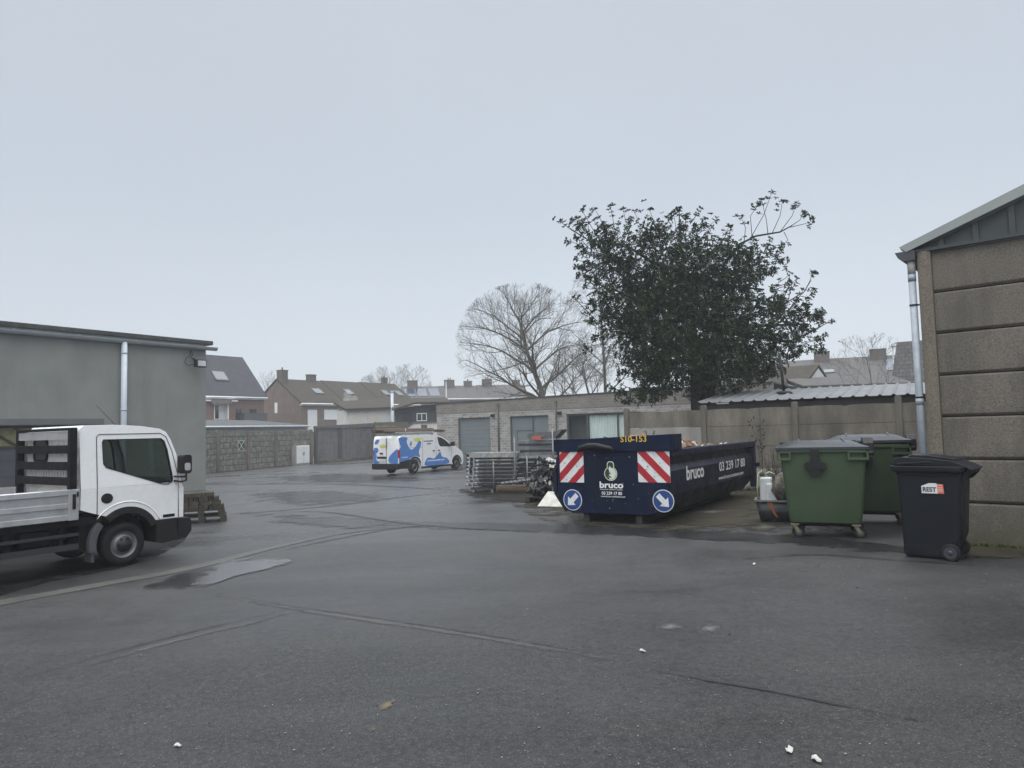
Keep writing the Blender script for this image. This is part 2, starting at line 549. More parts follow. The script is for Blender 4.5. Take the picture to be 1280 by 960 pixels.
ROCK = M_rock()
GARBRICK = M_brick('grey_brick', (.36, .35, .33), (.20, .193, .18), (.46, .45, .43), .30, .14, .012, dirt=(.16, .155, .14), dirt_amt=.35)
GARBRICK2 = M_brick('brown_grey_brick', (.185, .172, .152), (.235, .22, .197), (.28, .27, .25), .30, .14, .010, dirt=(.12, .115, .10), dirt_amt=.4)
GARDOOR = M('garage_door_grey', (.15, .172, .18), .55, var=.05)
CURTAIN = M('net_curtain', (.74, .80, .79), .9, var=.06)
FRAMEDK = M('dark_frame', (.06, .065, .065), .5)
REDBRICK = M_brick('red_brick', (.17, .088, .064), (.225, .118, .088), (.26, .235, .21), .22, .075, .012)
BROWNBRICK = M_brick('brown_brick', (.135, .092, .072), (.19, .135, .108), (.24, .22, .195), .22, .075, .012)
CHIMB = M_brick('chimney_brick', (.10, .078, .064), (.135, .105, .086), (.17, .155, .14), .22, .075, .012)
CHIMC = M('chimney_cap', (.12, .11, .10), .85)
TILEDARK = M_brick('slate_roof_tile', (.045, .047, .056), (.062, .063, .072), (.028, .028, .032), .34, .33, .02, .65)
TILEBROWN = M_brick('brown_roof_tile', (.050, .042, .033), (.070, .058, .046), (.04, .034, .028), .30, .33, .02, .8, dirt=(.04, .042, .022), dirt_amt=.5)
TILEGREY = M_brick('grey_roof_tile', (.095, .092, .09), (.13, .125, .12), (.06, .058, .057), .30, .33, .02, .75)
BOARDDK = M('dark_boarding', (.035, .036, .038), .7, var=.2)
WHITEWALL = M('white_wall', (.55, .55, .53), .85, var=.08, dirt=(.35, .34, .31), dirt_amt=.4, ds=2)
WHITEPL = M('white_plastic', (.72, .73, .73), .4, var=.04, dirt=(.5, .5, .48), dirt_amt=.3)
SHUTTER = M('white_shutter', (.70, .71, .71), .6, var=.03)
SOLAR = M('solar_panel', (.03, .045, .075), .12, var=.1, spec=.7)
GREYFLAT = M('corrugated_grey', (.105, .108, .11), .9, var=.2, dirt=(.06, .06, .055), dirt_amt=.6, ds=1.5, spec=.15)
GATEWOOD = M('weathered_gate_wood', (.145, .145, .145), .85, var=.2, vs=2, dirt=(.06, .058, .055), dirt_amt=.5, ds=3, streak=True)
TERRA = M('terracotta', (.16, .095, .072), .8, var=.2)

NAVY = M('navy_painted_steel', (.005, .0105, .031), .45, var=.3, vs=2, dirt=(.022, .022, .026), dirt_amt=.4, ds=4, streak=True, spec=.12)
NAVYSIDE = M('navy_side_paint', (.006, .010, .026), .45, var=.25, vs=2, dirt=(.022, .023, .026), dirt_amt=.4, ds=3, streak=True, spec=.3)
SKIPDARK = M('skip_inside', (.03, .028, .027), .8, var=.4, dirt=(.09, .05, .03), dirt_amt=.6, ds=5)
STICKW = M('white_reflective_film', (.66, .68, .68), .4, var=.05, dirt=(.3, .29, .27), dirt_amt=.45, ds=9)
STICKR = M('red_reflective_film', (.38, .012, .02), .4, var=.12, dirt=(.18, .02, .02), dirt_amt=.5, ds=9)
STICKB = M('blue_reflective_film', (.015, .05, .19), .4, var=.1)
TXTW = M('white_lettering', (.74, .75, .75), .5, var=.03)
TXTY = M('yellow_lettering', (.62, .42, .05), .5, var=.1)
TXTK = M('black_lettering', (.01, .01, .01), .5)
LOGOG = M('pale_green_film', (.55, .62, .42), .5, var=.1)
LOGOD = M('dark_green_film', (.02, .03, .02), .5)

BINGREEN = M('green_bin_plastic', (.047, .076, .038), .5, var=.10, vs=2, dirt=(.065, .08, .055), dirt_amt=.6, ds=4, streak=True, spec=.4)
BINLID = M('grey_bin_lid', (.030, .033, .040), .33, var=.12, spec=.5)
BINDARK = M('anthracite_bin_plastic', (.0080, .0098, .0135), .45, var=.15, bmp=.05, bs=120, spec=.28)
CASTOR = M('castor_metal', (.20, .18, .12), .5, .3, var=.2, dirt=(.1, .07, .04), dirt_amt=.6, ds=14)
STORANGE = M('orange_film', (.62, .14, .09), .5, var=.08)

GALV = M('galvanised_steel', (.20, .21, .22), .5, .4, var=.3, vs=6, dirt=(.07, .07, .072), dirt_amt=.7, ds=8)
GALVDK = M('dark_galvanised_steel', (.05, .053, .056), .6, .2, var=.4, vs=7, dirt=(.02, .02, .02), dirt_amt=.7, ds=9, spec=.3)
PLY = M('weathered_plywood', (.13, .095, .065), .85, var=.25, vs=4, dirt=(.07, .06, .05), dirt_amt=.5)
PALLETW = M('old_pallet_wood', (.036, .031, .022), .85, var=.35, vs=9, dirt=(.04, .035, .025), dirt_amt=.5, ds=8)
OLDBRICK = M('old_paving_brick', (.050, .042, .030), .9, var=.35, vs=7, bmp=.3, bs=40, dirt=(.06, .07, .03), dirt_amt=.4, ds=8)
SCRAPDK = M('dark_scrap', (.022, .022, .024), .45, .2, var=.5, vs=9)
WHITESHEET = M('white_sheet', (.43, .425, .395), .7, var=.12, vs=6, dirt=(.26, .23, .17), dirt_amt=.7, ds=5, spec=.3)
RUBBLE = M('brick_rubble', (.20, .10, .06), .9, var=.5, vs=6, dirt=(.32, .29, .25), dirt_amt=.6, ds=5)
TUB = M('black_tub', (.02, .021, .024), .5, var=.3, dirt=(.10, .10, .11), dirt_amt=.7, ds=9)
RUST = M('orange_paint_smear', (.34, .12, .05), .7, var=.2)
CANW = M('jerrycan_plastic', (.50, .52, .53), .5, var=.1, dirt=(.28, .27, .23), dirt_amt=.6, ds=5)
HOSE = M('pale_hose', (.36, .38, .22), .5)
BARK = M('tree_bark', (.095, .086, .066), .9, var=.3, vs=6, dirt=(.055, .062, .03), dirt_amt=.5, ds=3)
BARKDK = M('dark_bark', (.035, .031, .026), .9, var=.3, vs=6)
TWIG = M('twig_bark', (.095, .088, .078), .9, var=.2)
TWIGFAR = M('far_twig_bark', (.10, .095, .09), .9, var=.2)
LEAF = M_leaf('evergreen_leaf', (.009, .022, .005), (.025, .048, .013), .45)
MOSS = M_leaf('moss_and_weeds', (.05, .055, .022), (.075, .08, .03), .9)
DRYPL = M_leaf('dry_plant', (.03, .026, .016), (.05, .04, .022), .9)
BLUEV = M('blue_van_film', (.075, .20, .50), .35, var=.04, coat=.3)
YELV = M('yellow_van_film', (.60, .66, .10), .4, var=.05)

# ------------------------------------------------------------------ ground
xs = [-310, -150, -80, -40, -25, -15, -8, -4, 0, 4, 8, 15, 25, 40, 80, 150, 310]
ys = [-70, -20, -8, 0, 4, 8, 12, 16, 22, 30, 40, 55, 80, 120, 200, 310]
g = MB()
for y in ys:
    for x in xs: g.v.append((x, y, gz(x, y)))
for j in range(len(ys) - 1):
    for i in range(len(xs) - 1):
        a = j * len(xs) + i
        g.face((a, a + 1, a + 1 + len(xs), a + len(xs)))
kind(g.build('ground', M_asphalt(), fix=False), 'structure')


def strip(name, pts, widths, mat, dz=.004, sub=8):
    """a sheet that follows the ground along a polyline; uv layer `edge`.x is 1 on the axis and 0 on its edges"""
    P = [Vector((p[0], p[1])) for p in pts]
    D = []
    for i in range(len(P) - 1):
        for k in range(sub):
            t = k / sub
            p0, p1, p2, p3 = P[max(i - 1, 0)], P[i], P[i + 1], P[min(i + 2, len(P) - 1)]
            q = .5 * ((2 * p1) + (p2 - p0) * t + (2 * p0 - 5 * p1 + 4 * p2 - p3) * t * t + (3 * p1 - p0 - 3 * p2 + p3) * t ** 3)
            D.append((q, widths[i] * (1 - t) + widths[i + 1] * t))
    D.append((P[-1], widths[-1]))
    mb = MB(); E = []
    for i, (p, wd) in enumerate(D):
        d = (D[min(i + 1, len(D) - 1)][0] - D[max(i - 1, 0)][0]).normalized(); n = Vector((-d.y, d.x))
        for k in (-1, 0, 1):
            q = p + n * (k * wd / 2); mb.v.append((q.x, q.y, gz(q.x, q.y) + dz))
            e = 1 - abs(k)
            E.append(e * min(1, 3 * min(i, len(D) - 1 - i) / len(D) + .0))
    for i in range(len(D) - 1):
        for k in (0, 1):
            a = i * 3 + k; mb.face((a, a + 1, a + 4, a + 3))
    ob = mb.build(name, mat, fix=False)
    uv = ob.data.uv_layers.new(name='edge')
    for lp in ob.data.loops: uv.data[lp.index].uv = (E[lp.vertex_index], 0)
    return kind(ob, 'structure')


def pg(px, py):
    p = gnd(px, py)
    return (p.x, p.y)


def blob(name, poly, mat, dz=.004):
    pts = [pg(*p) for p in poly]
    c = (sum(p[0] for p in pts) / len(pts), sum(p[1] for p in pts) / len(pts))
    mb = MB(); mb.v.append((c[0], c[1], gz(*c) + dz)); E = [1]
    sm = smooth_closed(pts, 4)
    for p in sm: mb.v.append((p[0], p[1], gz(*p) + dz)); E.append(0)
    n = len(sm)
    for i in range(n): mb.face((0, 1 + i, 1 + (i + 1) % n))
    ob = mb.build(name, mat, fix=False)
    uv = ob.data.uv_layers.new(name='edge')
    for lp in ob.data.loops: uv.data[lp.index].uv = (E[lp.vertex_index], 0)
    return kind(ob, 'structure')


CONCSTRIP = M_sheet('gutter_concrete', (.052, .051, .044), .5, var=.3)
DARKBAND = M_sheet('smooth_dark_asphalt', (.010, .0105, .011), .36, var=.3, speck=(.03, .03, .03), alpha=(2.5, .12, .3))
SEAM = M_sheet('tar_seam', (.007, .007, .0075), .40, var=.2, speck=(.02, .02, .02), alpha=(6, .15, .5, .8))
SEAMSOFT = M_sheet('worn_seam', (.007, .007, .0075), .55, var=.3, speck=(.04, .04, .04), alpha=(6, .15, .7, .8))
WORN = M_sheet('worn_asphalt', (.055, .055, .054), .5, var=.3, speck=(.12, .12, .115), alpha=(3.5, .15, .8, .8))
DIRT = M_sheet('wet_dirt', (.034, .030, .019), .7, var=.45, speck=(.09, .085, .07), alpha=(1.4, .05, .35))
DIRTDK = M_sheet('dark_wet_dirt', (.012, .011, .008), .65, var=.4, speck=(.06, .06, .055), alpha=(1.6, .05, .35))
OILY_SHADE = M_sheet('oily_shaded_asphalt', (.0055, .0052, .0045), .75, var=.4, speck=(.02, .02, .018), alpha=(1.6, -.25, .2))  # oily ground, with part of the truck's shadow darkened into its colour
PATCH = M_sheet('pale_wet_asphalt', (.075, .077, .08), .22, var=.12, speck=(.11, .11, .11), alpha=(3, -.1, .25, .9), bumpy=.08)
FILM = M_sheet('water_film', (.026, .027, .028), .17, var=.2, speck=(.045, .045, .045), alpha=(3, -.15, .4, .72), bumpy=.05)
FILM2 = M_sheet('thin_water_film', (.022, .023, .024), .22, var=.1, speck=(.08, .08, .08), alpha=(2, .2, .6, .8), bumpy=.06)
CHALK = M_sheet('pale_stain', (.16, .158, .15), .7, var=.3, alpha=(9, .35, 1.1, .7))
SAND = M_sheet('sand_stain', (.13, .105, .065), .8, var=.3, alpha=(12, .3, .9, .8))

# yard surfaces, seams, stains and painted truck shade
strip('gutter', [pg(-120, 778), pg(0, 754), pg(120, 732), pg(240, 710), pg(345, 684), pg(440, 665), pg(545, 656)], [.34, .34, .32, .29, .22, .16, .1], CONCSTRIP, .006)
strip('repair_strip', [pg(300, 640), pg(420, 651), pg(560, 657), pg(700, 660), pg(860, 668), pg(1010, 676), pg(1130, 688), pg(1290, 702)], [.5, .9, 1.1, 1.2, 1.1, 1.0, .9, .8], DARKBAND, .004)
strip('tar_seam', [pg(280, 642), pg(330, 640), pg(420, 632), pg(500, 622), pg(590, 612)], [.16, .22, .25, .25, .2], SEAM, .008)
strip('tar_seam', [pg(260, 606), pg(400, 605), pg(480, 608), pg(585, 614)], [.4, .5, .5, .3], SEAM, .008)
strip('tar_seam', [pg(300, 643), pg(400, 640), pg(510, 655), pg(640, 664), pg(760, 668)], [.10, .14, .14, .12, .1], SEAM, .010)
strip('tar_seam', [pg(345, 690), pg(420, 674), pg(500, 660), pg(560, 656)], [.07, .09, .09, .06], SEAM, .010)
strip('tar_seam', [pg(240, 738), pg(340, 757), pg(440, 772), pg(560, 790), pg(690, 812), pg(790, 830)], [.09, .13, .16, .15, .13, .08], WORN, .004)
strip('tar_seam', [pg(240, 736), pg(340, 754), pg(440, 769), pg(560, 787), pg(690, 808), pg(760, 822)], [.02, .03, .035, .035, .03, .02], SEAMSOFT, .008)
strip('tar_seam', [pg(815, 838), pg(880, 850), pg(960, 864), pg(1050, 882), pg(1160, 903)], [.05, .07, .06, .06, .04], SEAMSOFT, .008)
strip('tar_seam', [pg(20, 850), pg(140, 816), pg(240, 790), pg(360, 762)], [.03, .035, .035, .03], SEAMSOFT, .008)
strip('tar_seam', [pg(90, 838), pg(200, 806), pg(300, 782), pg(380, 762)], [.14, .16, .18, .14], WORN, .004)
strip('tar_seam', [pg(900, 702), pg(1010, 694), pg(1110, 700), pg(1290, 712)], [.05, .06, .06, .05], SEAM, .012)
blob('puddle', [(178, 736), (205, 724), (240, 713), (268, 710), (255, 726), (225, 738)], FILM, .010)
blob('pale_patch', [(238, 733), (262, 712), (290, 700), (330, 698), (366, 702), (335, 712), (292, 722), (262, 733)], PATCH, .012)  # paler, smoother patch of asphalt beside the puddle
blob('puddle', [(300, 648), (420, 643), (520, 655), (470, 664), (380, 660)], FILM2, .012)
blob('puddle', [(300, 615), (420, 612), (520, 622), (460, 632), (340, 634)], FILM2, .012)
blob('puddle', [(330, 596), (430, 590), (560, 598), (500, 606), (360, 604)], FILM2, .014)
blob('dirt_shade_patch', [(640, 628), (720, 622), (830, 615), (960, 608), (1010, 625), (1060, 655), (1010, 672), (900, 668), (760, 664), (690, 655)], DIRT, .007)
blob('dirt_shade_patch', [(575, 612), (625, 606), (700, 612), (750, 626), (700, 638), (625, 628), (585, 620)], DIRTDK, .006)
blob('dirt_shade_patch', [(-80, 756), (60, 728), (160, 708), (215, 686), (232, 668), (200, 650), (80, 655), (-60, 680)], OILY_SHADE, .005)  # oily dirt along the truck, its shadow painted in as well
blob('dirt_shade_patch', [(1180, 690), (1230, 678), (1300, 684), (1300, 700), (1230, 697)], DIRT, .006)
blob('pale_stain', [(868, 786), (884, 778), (905, 783), (900, 792), (880, 792)], CHALK, .006)
blob('pale_stain', [(810, 785), (840, 778), (862, 784), (840, 790)], CHALK, .006)
blob('sand_stain', [(466, 890), (480, 876), (500, 870), (496, 880), (478, 892)], SAND, .006)
blob('sand_stain', [(458, 914), (468, 908), (474, 914), (464, 917)], SAND, .006)
blob('pale_stain', [(850, 641), (890, 636), (925, 640), (890, 645)], CHALK, .012)
blob('pale_stain', [(930, 660), (955, 655), (980, 660), (955, 665)], CHALK, .012)

rnd = random.Random(5)
db = MB()
for i in range(1500):
    if i < 430:
        px, py = rnd.uniform(0, 1280), 690 + 270 * rnd.random() ** .7
    elif i < 1200:
        px, py = rnd.uniform(660, 1080), rnd.uniform(640, 715)
    else:
        px, py = rnd.gauss(1040, 120), rnd.uniform(690, 760)
    p = gnd(px, py)
    s = rnd.choice((.002, .0025, .003, .004, .005)) * (1.9 if rnd.random() < .02 else 1)
    a = rnd.uniform(0, pi)
    Mx = Matrix.Rotation(a, 3, 'Z') @ Matrix.Rotation(rnd.uniform(-.4, .4), 3, 'X')
    db.obox((p.x, p.y, gz(p.x, p.y) + s * .35 + .004), (s * rnd.uniform(1, 2.4), s * rnd.uniform(.8, 1.5), s * .8), Mx, 0 if rnd.random() < .6 else 1)
kind(db.build('gravel', [M('pale_grit', (.24, .235, .22), .9, var=.3, vs=40), M('dark_grit', (.06, .055, .05), .9)], fix=False), 'stuff')


def scrap(px, py, s, label, seed):
    r = random.Random(seed); p = gnd(px, py); mb = MB()
    n = 9; ring = []
    for k in range(n):
        t = 2 * pi * k / n; q = s * r.uniform(.6, 1.1)
        ring.append((q * 1.6 * cos(t), q * .9 * sin(t), r.uniform(.002, .014)))
    mb.loft([ring, [(x * .9, y * .9, z + .004) for x, y, z in ring]])
    o = mb.build('paper_scrap', WHITESHEET); o.location = (p.x, p.y, gz(p.x, p.y) + .005); o.rotation_euler = (0, 0, r.uniform(0, 3))
    tag(o, label, 'paper scrap')


scrap(222, 934, .018, 'small white scrap at the lower left edge of the asphalt', 1)
scrap(987, 940, .024, 'white crumpled scrap on the asphalt, the one nearer the tar seam', 2)
scrap(1020, 951, .026, 'white flat scrap nearest the camera on the right of the yard', 3)
scrap(803, 815, .022, 'thin white scrap lying alone in mid yard', 4)
scrap(943, 706, .022, 'white scrap in front of the left green bin', 5)

# moss and weeds along wall feet
rnd = random.Random(8)


def weeds(name, line, n, spread, h, mat=None):
    mb = MB()
    for i in range(n):
        t = rnd.random(); k = min(int(t * (len(line) - 1)), len(line) - 2); f = t * (len(line) - 1) - k
        x = line[k][0] * (1 - f) + line[k + 1][0] * f + rnd.gauss(0, spread); y = line[k][1] * (1 - f) + line[k + 1][1] * f + rnd.gauss(0, spread)
        hh = h * rnd.uniform(.3, 1.2); a = rnd.uniform(0, 2 * pi); w_ = rnd.uniform(.006, .018)
        z = gz(x, y); lx, ly = rnd.gauss(0, hh * .5), rnd.gauss(0, hh * .5)
        mb.poly([(x - w_ * cos(a), y - w_ * sin(a), z), (x + w_ * cos(a), y + w_ * sin(a), z), (x + lx, y + ly, z + hh)])
    return kind(mb.build(name, mat or MOSS, fix=False), 'stuff')


# ------------------------------------------------------------------ grey rendered building on the left
LB = (-12.524, 28.951)
t = thing('rendered_building', 'grey rendered flat-roofed building with a pale downpipe beside the truck', 'building', G(*LB), 34)
mb = MB()
op = [(-9.5, .02), (-9.5, 2.66), (-4.6, 2.66), (-4.6, .02)]
mb.prism([(-34, -.6), (0, -.6), (0, 5.9), (-34, 5.9)], XZ(0), 0, .3, 0, [op])
mb.box(-.3, 0, .3, 11, -.6, 5.9); mb.box(-34, -33.7, .3, 11, -.6, 5.9); mb.box(-33.7, -.3, 10.7, 11, -.6, 5.9)
mb.build('wall', RENDERW, t)
mb = MB(); mb.box(-34.3, .28, -.10, 11.2, 5.90, 6.07); mb.build('roof', ROOFING, t, .03)
mb = MB()
rings = []
for x in (-34.3, .39):
    rings.append([(x, -.13 + .12 * cos(R(a)), 5.80 + .14 * sin(R(a))) for a in range(180, 361, 15)] + [(x, -.03, 5.80), (x, -.12 + .0, 5.69 + .02), (x, -.23, 5.80)])
mb.loft(rings, 0)
for x in range(-33, 0, 2): mb.box(x, x + .04, -.26, .0, 5.80, 5.83)
mb.build('gutter', ZINC, t)
mb = MB(); mb.tube([(-3.37, -.13, 0), (-3.37, -.13, 5.70)], .105, 12)
for z in (1.2, 3.2, 5.3): mb.lathe([(.115, -.03), (.115, .03)], (-3.37, -.13, z), n=12)
mb.build('downpipe', PIPEW, t)
mb = MB(); mb.box(-20, -4.03, -.06, .0, 2.68, 2.88); mb.build('lintel', LINTEL, t)
mb = MB(); mb.box(-9.5, -4.6, .18, .24, .02, 1.9)
for z in (.5, 1.0, 1.5): mb.box(-9.5, -4.6, .168, .18, z, z + .02)
mb.build('garage_door', DOORGREY, t)
mb = MB(); mb.box(-9.5, -4.6, .20, .24, 1.98, 2.66); mb.build('transom_panel', GREENWOOD, t)
mb = MB(); mb.box(-9.5, -4.6, .15, .20, 1.9, 1.99); mb.box(-9.5, -4.6, .15, .20, 2.58, 2.66)
for x in (-9.2, -8.4, -7.6, -6.8, -6.0, -5.2): mb.bar((x, .17, 2.6), (x + .95, .17, 1.97), .05, .06)
mb.build('transom_brace', DARKWOOD, t)
fl = MB(); fl.box(-.70, -.28, -.50, -.26, 4.92, 5.22); f_ = fl.build('floodlight', BLACKPL, t, .015)
mb = MB(); mb.box(-.66, -.32, -.512, -.502, 4.96, 5.18); mb.build('lens', LAMPGLASS, f_)
mb = MB(); mb.bar((-.50, -.3, 5.12), (-.56, 0, 5.3), .07, .04)
mb.tube([(-.7, -.01, 5.6), (-.72, -.08, 5.4), (-.9, -.06, 5.28), (-.95, -.05, 5.1), (-.8, -.06, 5.0), (-.6, -.2, 5.06)], .012, 5)
mb.tube([(-.64, -.01, 5.62), (-.62, -.06, 5.45), (-.7, -.1, 5.32), (-.6, -.2, 5.2)], .012, 5)
mb.build('cable', BLACKPL, f_)

# ------------------------------------------------------------------ concrete panel building on the right
RB = (6.026, 10.093)
t = thing('panel_building', 'concrete panel building with sheet metal gable, corner nearest the dark wheelie bin', 'building', G(*RB), 131)
zs = [-.4, .57, 1.17, 1.77, 2.36, 2.96, 3.55, 4.15]
rnd = random.Random(3)
for k in range(5):
    x0 = .045 + 2.1 * k; x1 = x0 + 1.95
    pm = MB()
    for i in range(7):
        dz = .006; y0 = .03 + rnd.uniform(-.006, .006)
        # each cast panel has a chamfered lower lip, so the joint reads as a recessed line
        z0, z1 = zs[i] + dz, zs[i + 1] - dz
        pm.prism([(y0 + .03, z0), (y0 - .002, z0 + .035), (y0 - .006, (z0 + z1) / 2), (y0 + .004, z1 - .02), (y0 + .02, z1), (.14, z1), (.14, z0)], YZ(x0), 0, x1 - x0)
    pm.build('wall_panel', PANEL, t, .008)
mb = MB(); mb.box(.0, 10.6, .10, .2, -.4, 4.15); mb.box(-.1, .0, .2, 12, -.4, 4.15); mb.build('backing_wall', M('dark_joint', (.035, .033, .03), .9), t)
for k in range(6):
    x = -.13 + 2.1 * k
    mb = MB(); mb.prism([(x, -.02), (x + .05, -.05), (x + .12, -.05), (x + .175, -.02), (x + .175, .12), (x, .12)], XY(0), -.4, 4.16)
    mb.build('post', POSTC, t, .006)
sl_ = .355
mb = MB(); ridge = 6.2
mb.prism([(-.2, 4.17), (ridge, 4.17), (ridge, 4.17 + sl_ * (ridge + .2))], XZ(.02), 0, .06)
for k in range(16):
    x = .15 + .42 * k
    z1 = 4.19 + sl_ * (x + .2) - .02
    if z1 > 4.24: mb.box(x, x + .07, -.02, .02, 4.2, z1)
mb.box(-.15, ridge, -.045, .02, 4.155, 4.20)
mb.build('gable_cladding', M('slate_blue_cladding', (.045, .054, .058), .6, .1, var=.08), t)
mb = MB()
a0 = (-.28, 4.215); 
mb.prism([(-.26, 4.185), (ridge, 4.165 + sl_ * (ridge + .3)), (ridge, 4.385 + sl_ * (ridge + .3)), (-.34, 4.265)], XZ(-.075), 0, .04)
mb.prism([(-.25, 4.175), (ridge, 4.155 + sl_ * (ridge + .3)), (ridge, 4.185 + sl_ * (ridge + .3)), (-.26, 4.20)], XZ(-.095), 0, .018, 0)
mb.prism([(-.33, 4.235), (ridge, 4.335 + sl_ * (ridge + .3)), (ridge, 4.38 + sl_ * (ridge + .3)), (-.34, 4.265)], XZ(-.02), 0, 12)
mb.build('roof', M('grey_rake_flashing', (.27, .29, .285), .5, .4, var=.05), t)
mb = MB(); mb.prism([(-.40, 4.19), (-.36, 4.10), (-.30, 4.05), (-.14, 4.05), (-.14, 4.19)], XZ(-.08), 0, 12); mb.build('gutter', GUTDARK, t)
mb = MB(); mb.tube([(-.21, -.0, .0), (-.21, -.0, 3.82)], .05, 14)
for z in (2.0, 3.8): mb.lathe([(.054, -.05), (.054, .05)], (-.21, 0, z), n=14)
p_ = mb.build('downpipe', M('zinc_pipe', (.30, .335, .375), .5, .2, var=.08, dirt=(.2, .21, .22), dirt_amt=.6, ds=14), t)
mb = MB(); mb.tube([(-.21, 0, 3.8), (-.21, 0, 4.06)], .053, 14); mb.build('pipe_collar', PIPEG, p_)
for z in (2.06, 3.40):
    mb = MB(); mb.lathe([(.057, -.012), (.057, .012)], (-.21, 0, z), n=14); mb.box(-.21, -.1, .0, .03, z - .01, z + .01); mb.build('bracket', BLACKPL, p_)
hx, hy = sin(R(131)), cos(R(131))
weeds('moss', [(RB[0] + hx * q - .05, RB[1] + hy * q - .05) for q in (0, 1, 2.5)], 900, .035, .05)
weeds('weeds', [(9.5, 17.6), (6.6, 19.3), (5.5, 20.0)], 700, .12, .14)

# ------------------------------------------------------------------ concrete slab fence on the right
FQ = (6.589, 19.542)
t = thing('concrete_fence', 'brown concrete slab fence with round-headed posts behind the blue skip', 'fence', G(*FQ), 120)
px_ = [-3.65, -1.34, 1.10, 3.54, 5.98]
for k, x in enumerate(px_):
    mb = MB(); h = 2.36 + .05 * (k == 3)
    mb.prism([(x - .075, -.4), (x + .075, -.4), (x + .075, h - .04), (x + .045, h), (x - .045, h), (x - .075, h - .04)], XZ(-.09), 0, .18)
    mb.build('post', FENCEPOST, t, .012)
for k in range(len(px_) - 1):
    a, b = px_[k] + .075, px_[k + 1] - .075
    for i, (z0, z1) in enumerate(((-.3, .58), (.59, 1.18), (1.19, 1.74))):
        mb = MB(); mb.box(a, b, -.03, .03, z0, z1); mb.build('slab', FENCELIGHT if (k == 0 and i == 2) or (k == 1 and i == 0) else FENCEC, t, .006)
    mb = MB(); top = []
    n = 24
    for i in range(n + 1):
        u = i / n; x = b + (a - b) * u
        top.append((x, 2.215 + .018 * abs(sin(u * 2 * pi)) - .02 * (abs(u - .5) < .03)))
    mb.prism([(a, 1.75), (b, 1.75)] + top, XZ(-.03), 0, .06); mb.build('slab', FENCEC, t, .004)

# lean-to with a corrugated roof behind that fence
def along(P, h, x, y=0):
    return (P[0] + sin(R(h)) * x - cos(R(h)) * y, P[1] + cos(R(h)) * x + sin(R(h)) * y)


lt = along(FQ, 120, -1.9, 1.5)
t = thing('lean_to', 'open lean-to with pale corrugated roof behind the concrete slab fence', 'shed', G(*lt), 120)
mb = MB(); per = .33; n = 12 * 26
prof = []
for i in range(n + 1):
    x = 8.6 * i / n; ph = (x / per) % 1
    z = .038 if ph < .14 else (.038 * (1 - (ph - .14) / .08) if ph < .22 else (0 if ph < .92 else .038 * (ph - .92) / .08))
    prof.append((x, z))
for y, dz in ((-.05, 2.50), (4.2, 2.98)):
    mb.v += [(x, y, z + dz) for x, z in prof]
for i in range(n): mb.face((i, i + 1, n + 2 + i, n + 1 + i))
c = len(mb.v)
for y, dz in ((-.05, 2.485), (4.2, 2.965)):
    mb.v += [(x, y, z + dz) for x, z in prof]
for i in range(n): mb.face((c + i, c + n + 1 + i, c + n + 2 + i, c + i + 1)); mb.face((i, c + i, c + i + 1, i + 1))
mb.build('roof', M('pale_corrugated_sheet', (.17, .18, .19), .6, .25, var=.12, vs=1.5, dirt=(.22, .23, .22), dirt_amt=.7, ds=2.5), t, fix=False)
mb = MB(); mb.box(0, 8.5, .02, .10, 2.0, 2.44); mb.box(0, 8.5, 4.0, 4.1, 0, 2.9); mb.box(0, .08, .1, 4.0, 1.4, 2.46)
for x in (.1, 2.9, 5.7, 8.4): mb.box(x - .06, x + .06, .1, .22, -.1, 2.45)
mb.build('frame', M('black_timber', (.012, .012, .013), .8), t)
mb = MB(); mb.tube([(2.18, 2.1, 2.72), (2.10, 2.1, 4.05)], .045, 8); mb.lathe([(.28, 0), (.22, .07), (.06, .10)], (2.18, 2.1, 2.74), n=14)
mb.build('vent_pipe', BLACKPL, t)

# ------------------------------------------------------------------ garages of pale brick
GA = (-4.5, 42.0)
t = thing('garage_block', 'long low grey brick garage block behind the scaffold stacks', 'building', G(*GA), 120)
mb = MB()
d1 = [(1.5, .03), (1.5, 2.84), (3.7, 2.84), (3.7, .03)]; d2 = [(5.0, .03), (5.0, 2.83), (7.39, 2.83), (7.39, .03)]
wn = [(8.49, .25), (8.49, 2.84), (12.6, 2.84), (12.6, .25)]
mb.prism([(0, -.4), (19, -.4), (19, 3.13), (0, 3.13)], XZ(0), 0, .25, 0, [d1, d2, wn])
mb.box(0, .25, .25, 8, -.4, 3.13)
mb.build('wall', GARBRICK, t)
mb = MB()
mb.prism([(-.02, 3.132), (19, 3.132), (19, 3.93), (-.02, 3.70)], XZ(-.015), 0, .26); mb.box(-.02, .23, .245, 8, 3.132, 3.7)
mb.build('parapet', GARBRICK2, t)
mb = MB(); mb.hexa([(-.06, -.05, 3.70), (19, -.05, 3.93), (19, 8, 3.93), (-.06, 8, 3.70), (-.06, -.05, 3.77), (19, -.05, 4.0), (19, 8, 4.0), (-.06, 8, 3.77)])
mb.build('roof', ROOFING, t)
mb = MB(); mb.box(1.5, 3.7, .14, .18, .03, 2.84)
for i in range(1, 12): mb.box(1.5, 3.7, .128, .14, .03 + i * .234, .04 + i * .234)
d = mb.build('garage_door', GARDOOR, t)
mb = MB(); mb.box(1.5, 1.56, .08, .14, .03, 2.84); mb.box(1.56, 3.64, .08, .14, 2.78, 2.84); mb.box(3.64, 3.7, .08, .14, .03, 2.84); mb.build('frame', M('door_track', (.09, .1, .105), .6), d)
mb = MB(); mb.box(5.0, 6.38, .14, .18, .03, 2.83); mb.box(6.42, 7.39, .14, .18, .03, 2.83)
d = mb.build('garage_door', GARDOOR, t)
